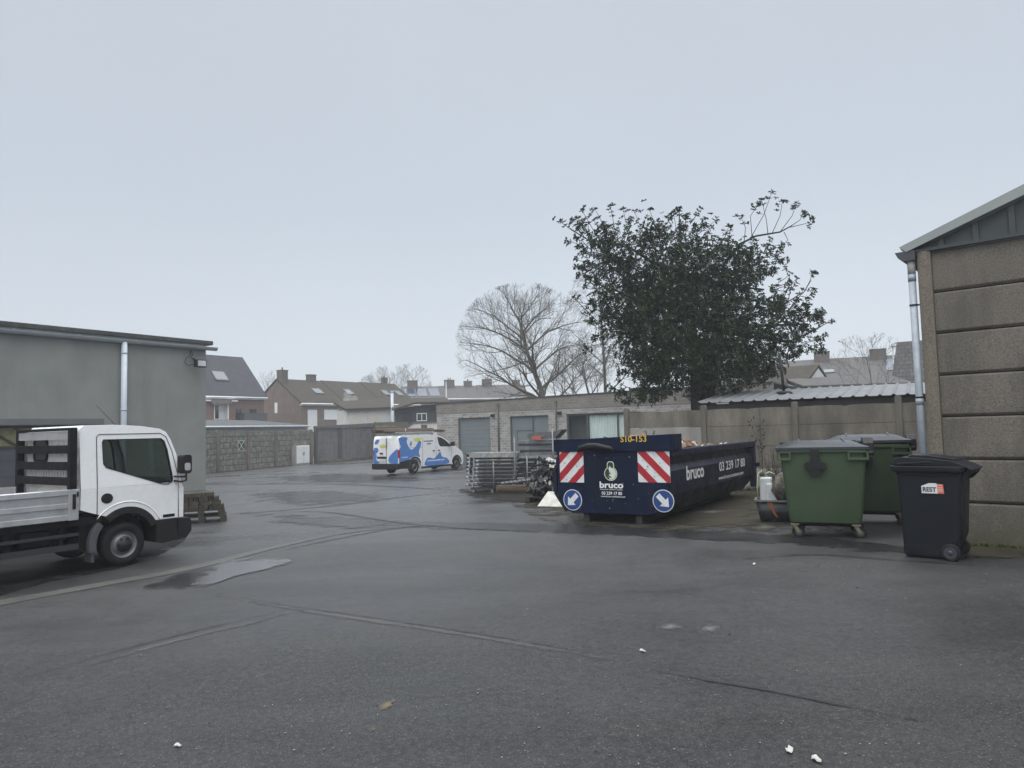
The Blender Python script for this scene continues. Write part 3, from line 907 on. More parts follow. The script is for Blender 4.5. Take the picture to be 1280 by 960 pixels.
mb = MB(); mb.box(5.0, 5.05, .08, .14, .03, 2.83); mb.box(6.36, 6.44, .09, .14, .03, 2.83); mb.box(7.34, 7.39, .08, .14, .03, 2.83)
mb.box(5.36, 5.39, .12, .14, .03, 2.05); mb.box(5.39, 6.34, .12, .14, 2.02, 2.05); mb.box(5.05, 7.34, .08, .14, 2.79, 2.83)
mb.build('frame', M('door_edge', (.075, .085, .09), .6), d)
mb = MB()
for a, b in ((8.49, 8.58), (9.60, 9.70), (11.30, 11.38), (12.51, 12.6)): mb.box(a, b, .06, .14, .25, 2.84)
mb.box(8.58, 12.51, .07, .14, 2.75, 2.84); mb.box(8.58, 12.51, .07, .14, .25, .35)
wf = mb.build('window', FRAMEDK, t)
mb = MB(); mb.box(8.5, 12.6, .10, .11, .3, 2.8); mb.build('pane', CLEARGLASS, wf)
mb = MB(); pts = []
for i in range(140):
    x = 9.72 + 2.85 * i / 139; pts.append((x, .2 + .035 * sin(i * .9)))
for i in range(139): mb.poly([(pts[i][0], pts[i][1], .3), (pts[i + 1][0], pts[i + 1][1], .3), (pts[i + 1][0], pts[i + 1][1], 2.74), (pts[i][0], pts[i][1], 2.74)])
mb.build('curtain', CURTAIN, wf)
mb = MB(); mb.box(8.3, 9.72, .5, .6, .2, 2.9); mb.box(8.3, 13, .6, .7, .2, 2.95); mb.build('room_back', M('dim_room', (.09, .095, .095), .9), t)
for x in (4.28, 7.89):
    mb = MB(); mb.tube([(x, -.06, 0), (x, -.06, 3.5)], .045, 8); mb.box(x - .06, x + .06, -.09, -.02, 3.42, 3.55); mb.build('downpipe', M('brown_pipe', (.07, .062, .055), .6), t)
for x in (3.94, 8.12):
    mb = MB(); mb.box(x - .12, x + .10, -.16, -.03, 2.84, 3.0); mb.bar((x, -.05, 2.92), (x, .0, 2.98), .05, .05); mb.build('floodlight', BLACKPL, t, .02)
mb = MB(); mb.box(11.3, 13, 2, 3.5, 3.85, 4.15); mb.build('roof_box', ROOFING, t)
mb = MB(); mb.box(13.2, 13.35, -.8, -.65, -.2, 2.6); p_ = mb.build('concrete_post', FENCEPOST); p_.parent = t

# ------------------------------------------------------------------ split-face fence far left, with a cabinet and a little sign
FA = (-19.759, 45.791); FH = 16.5
t = thing('split_face_fence', 'split-face concrete fence with square posts left of the wooden gates', 'fence', G(*FA), FH)
xs_ = [-8, -5.2, -2.4, 1.0, 4.1, 7.3, 10.6, 12.0]
zf = lambda x: gz(*along(FA, FH, x)) - gz(*FA)
for k, x in enumerate(xs_):
    mb = MB(); mb.box(x - .14, x + .14, -.14, .10, zf(x) - .3, zf(x) + (2.78 if k % 2 else 2.70)); mb.build('post', FENCEPOST, t, .02)
for k in range(len(xs_) - 1):
    a, b = xs_[k] + .14, xs_[k + 1] - .14
    mb = MB(); mb.box(a, b, -.05, .04, zf(a) - .3, zf(a) + 2.66); mb.build('panel', ROCK, t)
cx = 9.5
cpos = along(FA, FH, cx, -.40)
c_ = thing('meter_cabinet', 'white meter cabinet standing against the split-face fence', 'cabinet', G(*cpos), FH)
mb = MB(); mb.box(0, 1.75, 0, .33, .12, 1.52); mb.build('body', WHITEPL, c_, .02)
mb = MB(); mb.box(-.28, 0, .04, .30, -.1, 1.60); mb.box(0, 1.75, .02, .31, -.1, .12); mb.build('plinth', FENCELIGHT, c_)
for a, b in ((.04, .86), (.89, 1.71)):
    mb = MB(); mb.box(a, b, -.02, 0, .16, 1.48); d = mb.build('door', WHITEPL, c_, .008)
    hx_ = .80 if a < .5 else .95
    mb = MB(); mb.box(hx_ - .02, hx_ + .02, -.045, -.02, .75, 1.0); mb.build('handle', GREYPL, d)
sp = along(FA, FH, 3.35, -.072)
s_ = thing('square_sign', 'small square sign of black, white and green triangles on the split-face fence', 'sign', G(*sp, 0), FH)
mb = MB(); mb.box(-.34, .34, -.01, .01, 1.35, 2.05); mb.build('plate', WHITEPL, s_)
mb = MB()
q = .33; zc = 1.70
mb.prism([(-q, zc - q * .9), (-q * .08, zc), (-q, zc + q * .9)], XZ(-.014), 0, .003); mb.prism([(q, zc - q * .9), (q, zc + q * .9), (q * .08, zc)], XZ(-.014), 0, .003)
mb.prism([(-q * .9, zc + q), (0, zc + q * .08), (q * .9, zc + q)], XZ(-.014), 0, .003, 1); mb.prism([(-q * .9, zc - q), (q * .9, zc - q), (0, zc - q * .08)], XZ(-.014), 0, .003, 1)
mb.build('triangle_pattern', [TXTK, M('sign_green', (.02, .09, .05), .5)], s_)

# wooden gates
GW = (-16.15, 57.9); GW2 = (-12.9, 66.3)
gh = math.degrees(math.atan2(GW2[0] - GW[0], GW2[1] - GW[1])); gl_ = math.hypot(GW2[0] - GW[0], GW2[1] - GW[1])
t = thing('wooden_gate', 'wide grey plank gate closing the yard left of the white van', 'gate', G(*GW), gh)
zg = gz(*GW2) - gz(*GW)
mb = MB(); n = 34
rnd = random.Random(4)
for i in range(n):
    x0 = .25 + (gl_ - .4) * i / n; x1 = .25 + (gl_ - .4) * (i + 1) / n - .02; f = i / n
    mb.box(x0, x1, -.02 + rnd.uniform(0, .02), .05, .1 + zg * f, 2.85 + .12 * f)
mb.build('planks', GATEWOOD, t)
mb = MB(); mb.box(0, .22, -.1, .12, -.3, 3.05); mb.box(gl_ * .35, gl_ * .35 + .5, -.05, -.02, 0, 2.9); mb.box(gl_ - .15, gl_, -.1, .12, -.3, 3.15); mb.build('post', M('dark_gate_post', (.07, .068, .066), .8), t)
mb = MB(); mb.hexa([(0, -.12, 2.86), (gl_, -.12, 2.98), (gl_, .14, 2.98), (0, .14, 2.86), (0, -.12, 3.05), (gl_, -.12, 3.30), (gl_, .14, 3.30), (0, .14, 3.05)]); mb.build('head_beam', M('gate_beam', (.11, .11, .112), .8), t)
mb = MB(); mb.box(.2, gl_, -.14, .05, -.3, .25); mb.build('plinth', FENCEPOST, t)

# low sheds behind that fence
sh = along(FA, FH, -8, .6)
t = thing('low_shed', 'low shed with grey corrugated roof behind the split-face fence', 'shed', G(*sh), FH)
mb = MB(); mb.box(0, 20.3, .1, 5, -.4, 2.95); mb.build('wall', WHITEWALL, t)
mb = MB(); mb.hexa([(-.1, -.15, 2.98), (20.4, -.15, 3.02), (20.4, 5, 3.55), (-.1, 5, 3.5), (-.1, -.15, 3.06), (20.4, -.15, 3.10), (20.4, 5, 3.63), (-.1, 5, 3.58)]); mb.build('roof', GREYFLAT, t)
mb = MB(); mb.tube([(-.1, -.22, 2.96), (20.4, -.22, 3.0)], .07, 8); mb.build('gutter', PIPEW, t)


# ------------------------------------------------------------------ houses beyond the yard
def house(name, label, cat, P, head, width, depth, eave, ridge, wallm, roofm, group=None, gable_over=.25, ov=.3, zbase=-1.0, back=True):
    """facade along local x (0..width), house extends to local y (0..depth), ridge parallel to the facade"""
    t = thing(name, label, cat, G(P[0], P[1]), head, group)
    e, r = eave - gz(*P), ridge - gz(*P)
    mb = MB()
    mb.box(0, width, 0, .3, zbase, e)
    for x in (0, width - .3):
        mb.prism([(.3, zbase), (depth, zbase), (depth, e), (depth / 2, r - .12), (.3, e + (r - e) * .3 / (depth / 2) - .05)], YZ(x), 0, .3)
    mb.box(.3, width - .3, depth - .3, depth, zbase, e)
    t['e'] = e; t['r'] = r
    wl = mb.build('wall', wallm, t)
    mb = MB(); k = (r - e) / (depth / 2); th = .16
    for s in (0, 1):
        ya, yb = (-ov, depth / 2) if s == 0 else (depth + ov, depth / 2)
        za, zb = e - k * ov, r
        mb.hexa([(-gable_over, ya, za), (width + gable_over, ya, za), (width + gable_over, yb, zb), (-gable_over, yb, zb),
                 (-gable_over, ya, za + th), (width + gable_over, ya, za + th), (width + gable_over, yb, zb + th), (-gable_over, yb, zb + th)])
    rf = mb.build('roof', roofm, t)
    mb = MB(); mb.tube([(-.2, -ov - .08, e - k * ov + .05), (width + .2, -ov - .08, e - k * ov + .05)], .09, 8); mb.box(-.15, width + .15, -ov + .02, -.0, e - k * ov - .13, e - k * ov - .02)
    mb.build('gutter', WHITEPL, t)
    return t, rf


def chimney(rf, x, y, z0, z1, w=.9, d=.6, pots=1, mat=None):
    mb = MB(); mb.box(x - w / 2, x + w / 2, y - d / 2, y + d / 2, z0, z1, 0); mb.box(x - w / 2 - .05, x + w / 2 + .05, y - d / 2 - .05, y + d / 2 + .05, z1, z1 + .12, 1)
    for i in range(pots): mb.lathe([(.1, 0), (.09, .35)], (x + (i - (pots - 1) / 2) * .35, y, z1 + .12), n=8, m=1)
    mb.build('chimney', [mat or CHIMB, CHIMC], rf)


def skylight(rf, x0, x1, y0, depth, e, r, h, name='skylight'):
    k = (r - e) / (depth / 2); mb = MB()
    f = lambda x, y, o: (x, y - o * .6, e + k * y + .16 + o)
    y1 = y0 + h
    mb.hexa([f(x0, y0, .0), f(x1, y0, .0), f(x1, y1, .0), f(x0, y1, .0), f(x0, y0, .09), f(x1, y0, .09), f(x1, y1, .09), f(x0, y1, .09)], 0)
    mb.hexa([f(x0 + .08, y0 + .08, .091), f(x1 - .08, y0 + .08, .091), f(x1 - .08, y1 - .08, .091), f(x0 + .08, y1 - .08, .091), f(x0 + .08, y0 + .08, .1), f(x1 - .08, y0 + .08, .1), f(x1 - .08, y1 - .08, .1), f(x0 + .08, y1 - .08, .1)], 1)
    mb.build(name, [FRAMEDK, M('skylight_glass', (.10, .11, .12), .08, spec=.8)], rf)


def win(t, x0, x1, z0, z1, y=0, shutter=False, dark=False):
    mb = MB(); w_ = .07
    mb.box(x0, x0 + w_, y - .05, y - .003, z0, z1); mb.box(x1 - w_, x1, y - .05, y - .003, z0, z1); mb.box(x0 + w_, x1 - w_, y - .05, y - .003, z1 - w_, z1); mb.box(x0 + w_, x1 - w_, y - .05, y - .003, z0, z0 + w_)
    xm = (x0 + x1) / 2
    if not shutter: mb.box(xm - .03, xm + .03, y - .05, y - .003, z0 + w_, z1 - w_)
    f = mb.build('window', FRAMEDK if dark else WHITEPL, t)
    mb = MB(); mb.box(x0 + w_, x1 - w_, y - .03, y - .004, z0 + w_, z1 - w_)
    if shutter:
        mb.build('shutter', SHUTTER, f)
    else:
        mb.build('pane', DARKGLASS, f)
    return f


# modern dark-roofed house, far left: facade along heading 35
PA = at(330, 497, 76); PA = along((PA.x, PA.y), 35, -9.0)
t, rf = house('brick_house', 'red brick house with dark slate roof and white balcony, furthest left', 'house', PA, 35, 9.0, 8.4, 6.05, 10.4, REDBRICK, TILEDARK)
e, r = t['e'], t['r']
skylight(rf, 4.2, 5.7, 1.3, 8.4, e, r, 1.0)
mb = MB(); mb.box(.5, 5.25, -.5, 0, -1, 3.8); mb.box(4.5, 5.25, -.5, 0, 3.8, 6.2); mb.box(.5, 2.85, -.5, 0, 3.8, 6.2); mb.box(2.85, 4.5, -.5, 0, 5.95, 6.2); mb.build('bay', REDBRICK, t)
mb = MB(); mb.box(.4, 5.35, -.75, .02, 6.2, 6.34); mb.build('bay_roof', WHITEPL, t)
mb = MB(); mb.box(2.85, 2.95, -.5, -.06, 3.8, 5.95); mb.box(4.35, 4.5, -.5, -.06, 3.8, 5.95); mb.box(2.95, 4.35, -.08, -.04, 3.8, 5.95); mb.box(2.85, 4.5, -.6, -.5, 3.75, 3.9); mb.build('balcony_recess', WHITEPL, t)
mb = MB(); mb.box(3.02, 3.6, -.12, -.08, 4.5, 5.85); mb.build('window', DARKGLASS, t)
mb = MB(); mb.box(2.4, 4.5, -1.0, -.5, 5.95, 6.35); mb.build('awning', M('faded_awning', (.17, .15, .135), .8), t)
mb = MB()
for q in range(9): mb.box(2.9 + q * .18, 2.94 + q * .18, -.58, -.54, 3.9, 4.4)
mb.build('railing', DARKSTEEL, t)
win(t, 5.45, 6.3, 3.6, 5.52, dark=True); win(t, 7.16, 8.1, 4.0, 5.54, dark=True)
mb = MB(); mb.box(6.0, 8.75, -.9, -.1, 3.5, 5.05); mb.build('balcony', M('grey_balcony', (.075, .08, .088), .6), t)
chimney(rf, 2.4, 1.6, e + .6, e + 2.5, .6, .6, 0)

# row of three brown brick houses under one long brown roof
K = at(376, 505, 85); K = (K.x, K.y)
labels = ['brown brick house with windowless gable end and two shuttered windows', 'brown-roofed terraced house between the gable-end house and the row end', 'terraced house at the far end of the brown-roofed row']
for i in range(3):
    P = along(K, 35, 6.85 * i)
    t, rf = house('terraced_house', labels[i], 'house', P, 35, 6.85, 9.2, 5.85 + gz(*P) + .65, 8.65 + .07 * i, BROWNBRICK, TILEBROWN, 'brown brick row houses', .02 if i else .1)
    e, r = t['e'], t['r']
    if i == 0:
        for x0, x1, z0, z1 in ((.99, 2.40, 3.0, 5.66), (3.51, 5.82, 4.45, 5.68)): win(t, x0, x1, z0, z1, shutter=True)
        chimney(rf, .55, 4.2, r - 1.8, r + 1.1, 1.0, .9, 1); chimney(rf, 5.3, 4.6, r - .8, r + .8, 1.1, .7, 0)
        skylight(rf, 3.6, 5.0, 1.6, 9.2, e, r, 1.1)
        mb = MB(); mb.box(-.08, -.0, 4.4, 4.9, 5.4, 6.7); mb.build('vent_slit', WHITEPL, t)
    else:
        win(t, 1.0, 2.4, 3.4, 5.6, shutter=True); win(t, 4.0, 5.6, 4.2, 5.6, shutter=True)
        skylight(rf, 2.0, 3.2, 1.6, 9.2, e, r, 1.1)
        if i == 2:
            skylight(rf, 4.6, 5.8, 1.6, 9.2, e, r, 1.1); chimney(rf, 5.2, 5.0, r - .6, r + .9, .8, .6, 1)

# grey roof house tucked between
PB = at(322, 500, 118)
t, rf = house('brick_house', 'far grey-roofed house glimpsed between the slate-roofed house and the gable end', 'house', (PB.x - 4, PB.y - 2), 62, 14, 8, 6.2, 9.3, BROWNBRICK, TILEGREY)

# low garages with a brown pent roof
PC = at(433, 527, 73); PC = (PC.x, PC.y)
t = thing('garage_shed', 'low white-walled shed with brown pent roof in front of the row houses', 'shed', G(*PC), 62)
h0 = 4.95
mb = MB(); mb.box(0, 5.6, 0, 4, -.5, h0); mb.build('wall', WHITEWALL, t)
mb = MB(); mb.hexa([(-.2, -.4, h0 - .1), (5.2, -.4, h0 + .05), (5.6, 4.5, h0 + 1.25), (-.2, 4.5, h0 + .8), (-.2, -.4, h0 + .1), (5.2, -.4, h0 + .25), (5.6, 4.5, h0 + 1.45), (-.2, 4.5, h0 + 1.0)]); mb.build('roof', TILEBROWN, t)
for x0, x1 in ((.26, 1.6), (2.2, 3.45)):
    mb = MB(); mb.box(x0, x1, -.06, -.003, -.2, h0 - .22); mb.build('door', M('cream_door', (.52, .50, .44), .7, var=.05), t)
mb = MB(); mb.tube([(4.75, -.5, 0), (4.75, -.5, h0 + 1.8)], .15, 10); mb.lathe([(.2, 0), (.2, .12)], (4.75, -.5, h0 + 1.8), n=10); mb.build('flue_pipe', PIPEW, t)

# dark boarded house
PD = at(494, 545, 66); PD = (PD.x, PD.y)
t = thing('boarded_house', 'dark boarded annexe with brown roof and small white window behind the van', 'house', G(*PD), 80)
zA = at(494, 509, 66).z - gz(*PD); zB = at(545, 498, 66).z - gz(*PD)
mb = MB(); mb.prism([(0, -.5), (4.4, -.5), (4.4, zB - .5), (2.2, zB - .6), (0, zA - .2)], XZ(0), 0, 5); mb.build('wall', BOARDDK, t)
mb = MB()
mb.hexa([(-.3, -.5, zA - .35), (2.0, -.5, zB - .45), (2.0, 5, zB + .2), (-.3, 5, zA), (-.3, -.5, zA - .2), (2.0, -.5, zB - .3), (2.0, 5, zB + .35), (-.3, 5, zA + .15)])
mb.hexa([(2.0, -.5, zB - .45), (5.2, -.5, zB - .55), (5.2, 5, zB + .2), (2.0, 5, zB + .2), (2.0, -.5, zB - .3), (5.2, -.5, zB - .35), (5.2, 5, zB + .35), (2.0, 5, zB + .35)])
mb.build('roof', TILEBROWN, t)
win(t, 2.0, 2.95, zA - 1.35, zA - .6)
mb = MB(); mb.box(.7, 1.6, -.02, -.003, zA - 1.4, zA - .5); mb.build('window_board', M('black_board', (.02, .02, .021), .8), t)
PW = at(497, 560, 60); PW = (PW.x, PW.y)
t = thing('garden_wall', 'whitewashed sloping garden wall with grey coping behind the van roof', 'wall', G(*PW), 85)
z1 = at(505, 538, 60).z - gz(*PW); z2 = at(540, 529, 60).z - gz(*PW)
mb = MB(); mb.prism([(.1, -.3), (3.6, -.3), (3.6, z2), (1.4, z2), (.1, z1 - .35)], XZ(0), 0, .3); mb.build('masonry', WHITEWALL, t)
mb = MB(); mb.prism([(.0, z1 - .34), (1.4, z2 + .02), (3.7, z2 + .02), (3.7, z2 + .14), (1.35, z2 + .14), (0, z1 - .2)], XZ(-.06), 0, .4); mb.build('coping', M('grey_coping', (.11, .11, .105), .8), t)
mb = MB(); mb.box(2.0, 2.5, -.03, -.002, z2 - .6, z2 - .1); mb.build('hatch', M('brown_hatch', (.10, .07, .055), .8), t)
PT = at(469, 565, 63); PT = (PT.x, PT.y)
t = thing('board_fence', 'olive-brown horizontal board fence between the wooden gate and the van', 'fence', G(*PT), 82)
z1 = at(469, 528, 63).z - gz(*PT)
mb = MB()
for i in range(9): mb.box(0, 2.9, -.02 if i % 2 else 0, .03, .02 + i * z1 / 9, .0 + (i + 1) * z1 / 9)
mb.build('boards', M('olive_boards', (.10, .092, .062), .85, var=.25), t)
mb = MB()
for x in (0, 1.4, 2.8): mb.box(x - .05, x + .05, .03, .12, -.2, z1 + .05)
mb.build('post', DARKWOOD, t)

# far houses behind the garages
far = [(505, 553, 497, 485, 112, 'hazy far house with solar panels on its grey roof', True), (553, 600, 497, 484, 114, 'hazy far grey-roofed house with two chimneys beside the bare tree', False), (600, 660, 497, 483, 116, 'hazy far grey-roofed house half hidden behind the bare tree', False)]
for i, (xa, xb, ye, yr, Y, lab, sol) in enumerate(far):
    A = at(xa, ye, Y); B = at(xb, ye, Y + 1.5); wd = math.hypot(B.x - A.x, B.y - A.y); hd_ = math.degrees(math.atan2(B.x - A.x, B.y - A.y))
    t, rf = house('row_house', lab, 'house', (A.x, A.y), hd_, wd, 9, 7.0, at(xa, yr, Y + 4).z + .1, BROWNBRICK, TILEGREY, 'far row houses behind the garages', .05)
    e, r = t['e'], t['r']
    chimney(rf, 1.8, 4.0, r - 1.5, r + 1.0, 1.6, .9, 2 if i else 0)
    if i: chimney(rf, wd - 1.2, 4.2, r - 1.2, r + .8, 1.3, .8, 1)
    if sol:
        k = (r - e) / 4.5; mb = MB(); f = lambda x, y, o: (x, y, e + k * y + .17 + o)
        for q in range(3):
            x0 = .3 + wd * q / 3.1
            mb.hexa([f(x0, .5, .02), f(x0 + 1.6, .5, .02), f(x0 + 1.6, 3.4, .02), f(x0, 3.4, .02), f(x0, .5, .08), f(x0 + 1.6, .5, .08), f(x0 + 1.6, 3.4, .08), f(x0, 3.4, .08)])
        mb.build('solar_panels', SOLAR, rf)
PL = at(558, 500, 100)
t = thing('street_lamp', 'thin grey street lamp rising above the far roofs', 'street lamp', G(PL.x, PL.y))
mb = MB(); zt = at(558, 476, 100).z - gz(PL.x, PL.y); mb.tube([(0, 0, 0), (0, 0, zt)], [.12, .08], 8); mb.build('pole', M('lamp_pole', (.4, .41, .42), .5, .3), t)
mb = MB(); mb.box(-.3, 1.1, -.15, .15, zt, zt + .15); mb.build('lamp_head', M('lamp_head', (.16, .165, .17), .5), t, .04)

# houses on the right, above the lean-to
def rowhouse_px(name, lab, xa, xb, ye, yr, Ya, Yb, wallm, roofm, depth, group=None, dr=4):
    A = at(xa, ye, Ya); B = at(xb, ye, Yb); wd = math.hypot(B.x - A.x, B.y - A.y); hd_ = math.degrees(math.atan2(B.x - A.x, B.y - A.y))
    ez = A.z; rz = at(xa, yr, Ya + depth / 2 * .9).z
    return house(name, lab, 'house', (A.x, A.y), hd_, wd, depth, ez, rz, wallm, roofm, group, .05) + (wd,)


t, rf, wd = rowhouse_px('row_house', 'grey-roofed row house with a chimney above the lean-to roof', 950, 1055, 478, 455, 84, 80, BROWNBRICK, TILEGREY, 9, 'grey row houses on the right')
e, r = t['e'], t['r']; chimney(rf, wd * .74, 4.1, r - 1.5, r + .9, 1.7, 1.0, 2); skylight(rf, wd * .76, wd * .9, 1.0, 9, e, r, .8)
t, rf, wd = rowhouse_px('row_house', 'grey-roofed row house with solar panels next to the slate roof', 1056, 1150, 474, 449, 80, 77, BROWNBRICK, TILEGREY, 9, 'grey row houses on the right')
e, r = t['e'], t['r']; chimney(rf, wd * .50, 4.0, r - 1.8, r + .8, 1.7, 1.0, 0)
k = (r - e) / 4.5; mb = MB(); f = lambda x, y, o: (x, y, e + k * y + .17 + o)
for q in range(2):
    x0 = wd * .58 + q * 1.3
    mb.hexa([f(x0, 1, .02), f(x0 + 1.2, 1, .02), f(x0 + 1.2, 3.4, .02), f(x0, 3.4, .02), f(x0, 1, .08), f(x0 + 1.2, 1, .08), f(x0 + 1.2, 3.4, .08), f(x0, 3.4, .08)])
mb.build('solar_panels', SOLAR, rf)
t, rf, wd = rowhouse_px('outbuilding', 'dark tiled outbuilding with a white gable edge beside the tree', 925, 1008, 485, 465, 52, 49, WHITEWALL, TILEBROWN, 6)
PX = at(1008, 482, 46)
t = thing('brown_roofed_shed', 'long low brown-roofed shed right of the white-edged outbuilding', 'shed', G(PX.x, PX.y), 96)
zt = PX.z - gz(PX.x, PX.y)
mb = MB(); mb.box(0, 6.5, .2, 4, -.3, zt); mb.build('wall', BROWNBRICK, t)
mb = MB(); mb.hexa([(-.2, 0, zt - .1), (6.6, 0, zt - .1), (6.6, 4, zt + .75), (-.2, 4, zt + .6), (-.2, 0, zt), (6.6, 0, zt), (6.6, 4, zt + .85), (-.2, 4, zt + .7)]); mb.build('roof', M('dark_flat_roof', (.07, .066, .064), .8, var=.2), t)
PS = at(1117, 500, 58); 
t = thing('slate_roofed_house', 'house end with steep slate-hung roof beside the pale downpipe', 'house', G(PS.x, PS.y), 120)
zt = at(1124, 429, 60).z - gz(PS.x, PS.y); zb = at(1117, 480, 58).z - gz(PS.x, PS.y)
mb = MB(); mb.box(.1, 9, .5, 8, -.3, zb); mb.build('wall', BROWNBRICK, t)
mb = MB(); mb.hexa([(-.2, 0, zb - .3), (9, 0, zb - .3), (9, 8, zb - .3), (-.2, 8, zb - .3), (.45, 1.6, zt), (9, 1.6, zt), (9, 6.5, zt), (.45, 6.5, zt)]); mb.build('roof', M_brick('hung_slate', (.085, .08, .078), (.12, .113, .11), (.045, .043, .042), .5, .33, .03, .8), t)
PL = at(1118, 470, 70)
t = thing('street_lamp', 'small grey street lamp beside the steep slate roof', 'street lamp', G(PL.x, PL.y))
mb = MB(); zt = at(1119, 434, 70).z - gz(PL.x, PL.y); mb.tube([(0, 0, 0), (0, 0, zt)], [.1, .06], 8); mb.build('pole', M('lamp_pole_b', (.3, .31, .32), .5, .3), t)
mb = MB(); mb.box(-.15, .35, -.1, .1, zt, zt + .14); mb.build('lamp_head', M('lamp_head_b', (.16, .165, .17), .5), t, .03)


# ------------------------------------------------------------------ trees
def ell_exit(p, d, c, rad):
    q = Vector(((p.x - c.x) / rad.x, (p.y - c.y) / rad.y, (p.z - c.z) / rad.z)); v = Vector((d.x / rad.x, d.y / rad.y, d.z / rad.z))
    A = v.dot(v); B = 2 * q.dot(v); C_ = q.dot(q) - 1
    D = B * B - 4 * A * C_
    if D < 0: return .3
    return max(.25, (-B + math.sqrt(D)) / (2 * A))


def bare_tree(name, label, cat, base_p, trunk_pts, c, rad, seed, nl=(16, 9, 7, 5), r0=.3, twig_r=.010, barkm=BARK, twigm=TWIG, droop=0.0, group=None, limb0=.35):
    rr = random.Random(seed)
    t = thing(name, label, cat, base_p, None, group)
    tk = MB(); tw = MB()
    tp = [Vector(p) for p in trunk_pts]
    n = len(tp)
    tk.tube(tp, [r0 * (1 - .80 * i / (n - 1)) for i in range(n)], 9)
    c = Vector(c); rad = Vector(rad)

    def inside(p, k=1.0):
        q = p - c
        return (q.x / rad.x) ** 2 + (q.y / rad.y) ** 2 + (q.z / rad.z) ** 2 < k

    def limb(p, d, length, r, lv, goal=None):
        seg = 7 if lv == 0 else (5 if lv < 2 else 3)
        pts = [p.copy()]; q = p.copy(); dd = d.copy()
        for i in range(seg):
            if goal is not None: dd = dd.lerp((goal - q).normalized(), .30 + .5 * i / seg)
            dd = dd + Vector((rr.gauss(0, 1), rr.gauss(0, 1), rr.gauss(0, 1))) * (.09 if lv < 2 else .15) + Vector((0, 0, (.07 if lv else .02) - droop * (lv >= 2)))
            dd.normalize(); q = q + dd * (length / seg)
            if lv and not inside(q, 1.12 if droop == 0 else 1.5): break
            pts.append(q.copy())
        if len(pts) < 2: return
        sg = len(pts) - 1
        rs = [max(twig_r * .55, r * (1 - .8 * i / sg)) for i in range(sg + 1)]
        (tk if lv < 2 else tw).tube(pts, rs, 7 if lv == 0 else (5 if lv == 1 else (4 if lv == 2 else 3)), cap=False)
        if lv + 1 < len(nl):
            k = nl[lv + 1]
            for j in range(k):
                f = .18 + .82 * (j + rr.random()) / k
                i = min(int(f * sg), sg - 1); ff = f * sg - i
                p2 = pts[i].lerp(pts[i + 1], min(ff, 1)); dl = (pts[i + 1] - pts[i]).normalized()
                perp = dl.orthogonal().normalized(); perp = Matrix.Rotation(j * 2.4 + rr.uniform(-.6, .6), 3, dl) @ perp
                a = rr.uniform(.55, 1.05)
                outv = (p2 - c); outv = outv.normalized() if outv.length > .01 else Vector((0, 0, 1))
                d2 = (dl * cos(a) + perp * sin(a) + outv * .2 + Vector((0, 0, .18 - droop))).normalized()
                ln = length * (rr.uniform(.5, .72) if lv < 1 else rr.uniform(.5, .8)) * (1.1 - .6 * f)
                limb(p2, d2, ln, max(twig_r, r * (1 - .75 * f) * .55), lv + 1)
    N0 = nl[0]
    for j in range(N0):
        # aim points spread evenly over the crown, low ones leave the trunk low
        zz = -.62 + 1.60 * (j + .5) / N0; az = j * 2.39996 + rr.uniform(-.25, .25)
        h = math.sqrt(max(.02, 1 - min(zz, .995) ** 2))
        goal = c + Vector((cos(az) * h * rad.x, sin(az) * h * rad.y, zz * rad.z)) * rr.uniform(.84, .98)
        f = max(.08, min(.97, limb0 + (1 - limb0) * ((zz + .62) / 1.6) ** .8 + rr.uniform(-.05, .05)))
        i = min(int(f * (n - 1)), n - 2); p = tp[i].lerp(tp[i + 1], f * (n - 1) - i)
        d = Vector((cos(az) * .8, sin(az) * .8, .55 + .5 * f)).normalized()
        limb(p, d, (goal - p).length * 1.06, r0 * (.46 - .28 * f), 0, goal)
    tk.build('trunk', barkm, t, fix=False)
    tw.build('crown', twigm, t, fix=False)
    return t


def tree_px(name, label, bx, by, Y, cx, cy, rx, ry, seed, lean=(0, 0), top=None, **kw):
    """base at pixel column bx, crown ellipse round (cx, cy); all at distance Y"""
    B = at(bx, by, Y); g0 = Vector((B.x, B.y, gz(B.x, B.y)))
    Cc = at(cx, cy, Y) - g0; s = Y / F
    T = at(*(top or (cx, cy - ry * .3)), Y) - g0
    mid = Vector((0, 0, T.z * .45)).lerp(Vector((T.x * .3, T.y, T.z * .5)), .5)
    tp = [Vector((0, 0, -.2)), Vector((0, 0, T.z * .25)), mid, Vector((T.x * .7, T.y, T.z * .75)), T]
    return bare_tree(name, label, 'tree', g0, tp, Cc, (rx * s, rx * s * .9, ry * s), seed, **kw)


tree_px('bare_tree', 'large bare round-crowned tree behind the brick garages', 681, 493, 52, 655, 432, 84, 76, 11, top=(648, 395), nl=(22, 8, 6, 5), r0=.34, twig_r=.008, limb0=.22)
tree_px('bare_tree', 'slender bare birch with hanging twigs left of the evergreen', 757, 490, 56, 758, 400, 52, 92, 12, top=(748, 330), nl=(16, 8, 6, 5), r0=.18, twig_r=.010, droop=.20, twigm=TWIGFAR, limb0=.25)
tree_px('bare_tree', 'low spreading bare tree at the foot of the birch', 742, 492, 60, 728, 462, 42, 34, 13, nl=(12, 7, 5, 4), r0=.2, twig_r=.010, twigm=TWIGFAR, limb0=.1)
tree_px('bare_shrub', 'thin bare shrub growing behind the corrugated lean-to roof', 1092, 482, 40, 1085, 452, 48, 36, 14, top=(1085, 440), nl=(11, 6, 4, 3), r0=.06, twig_r=.006, limb0=.05)
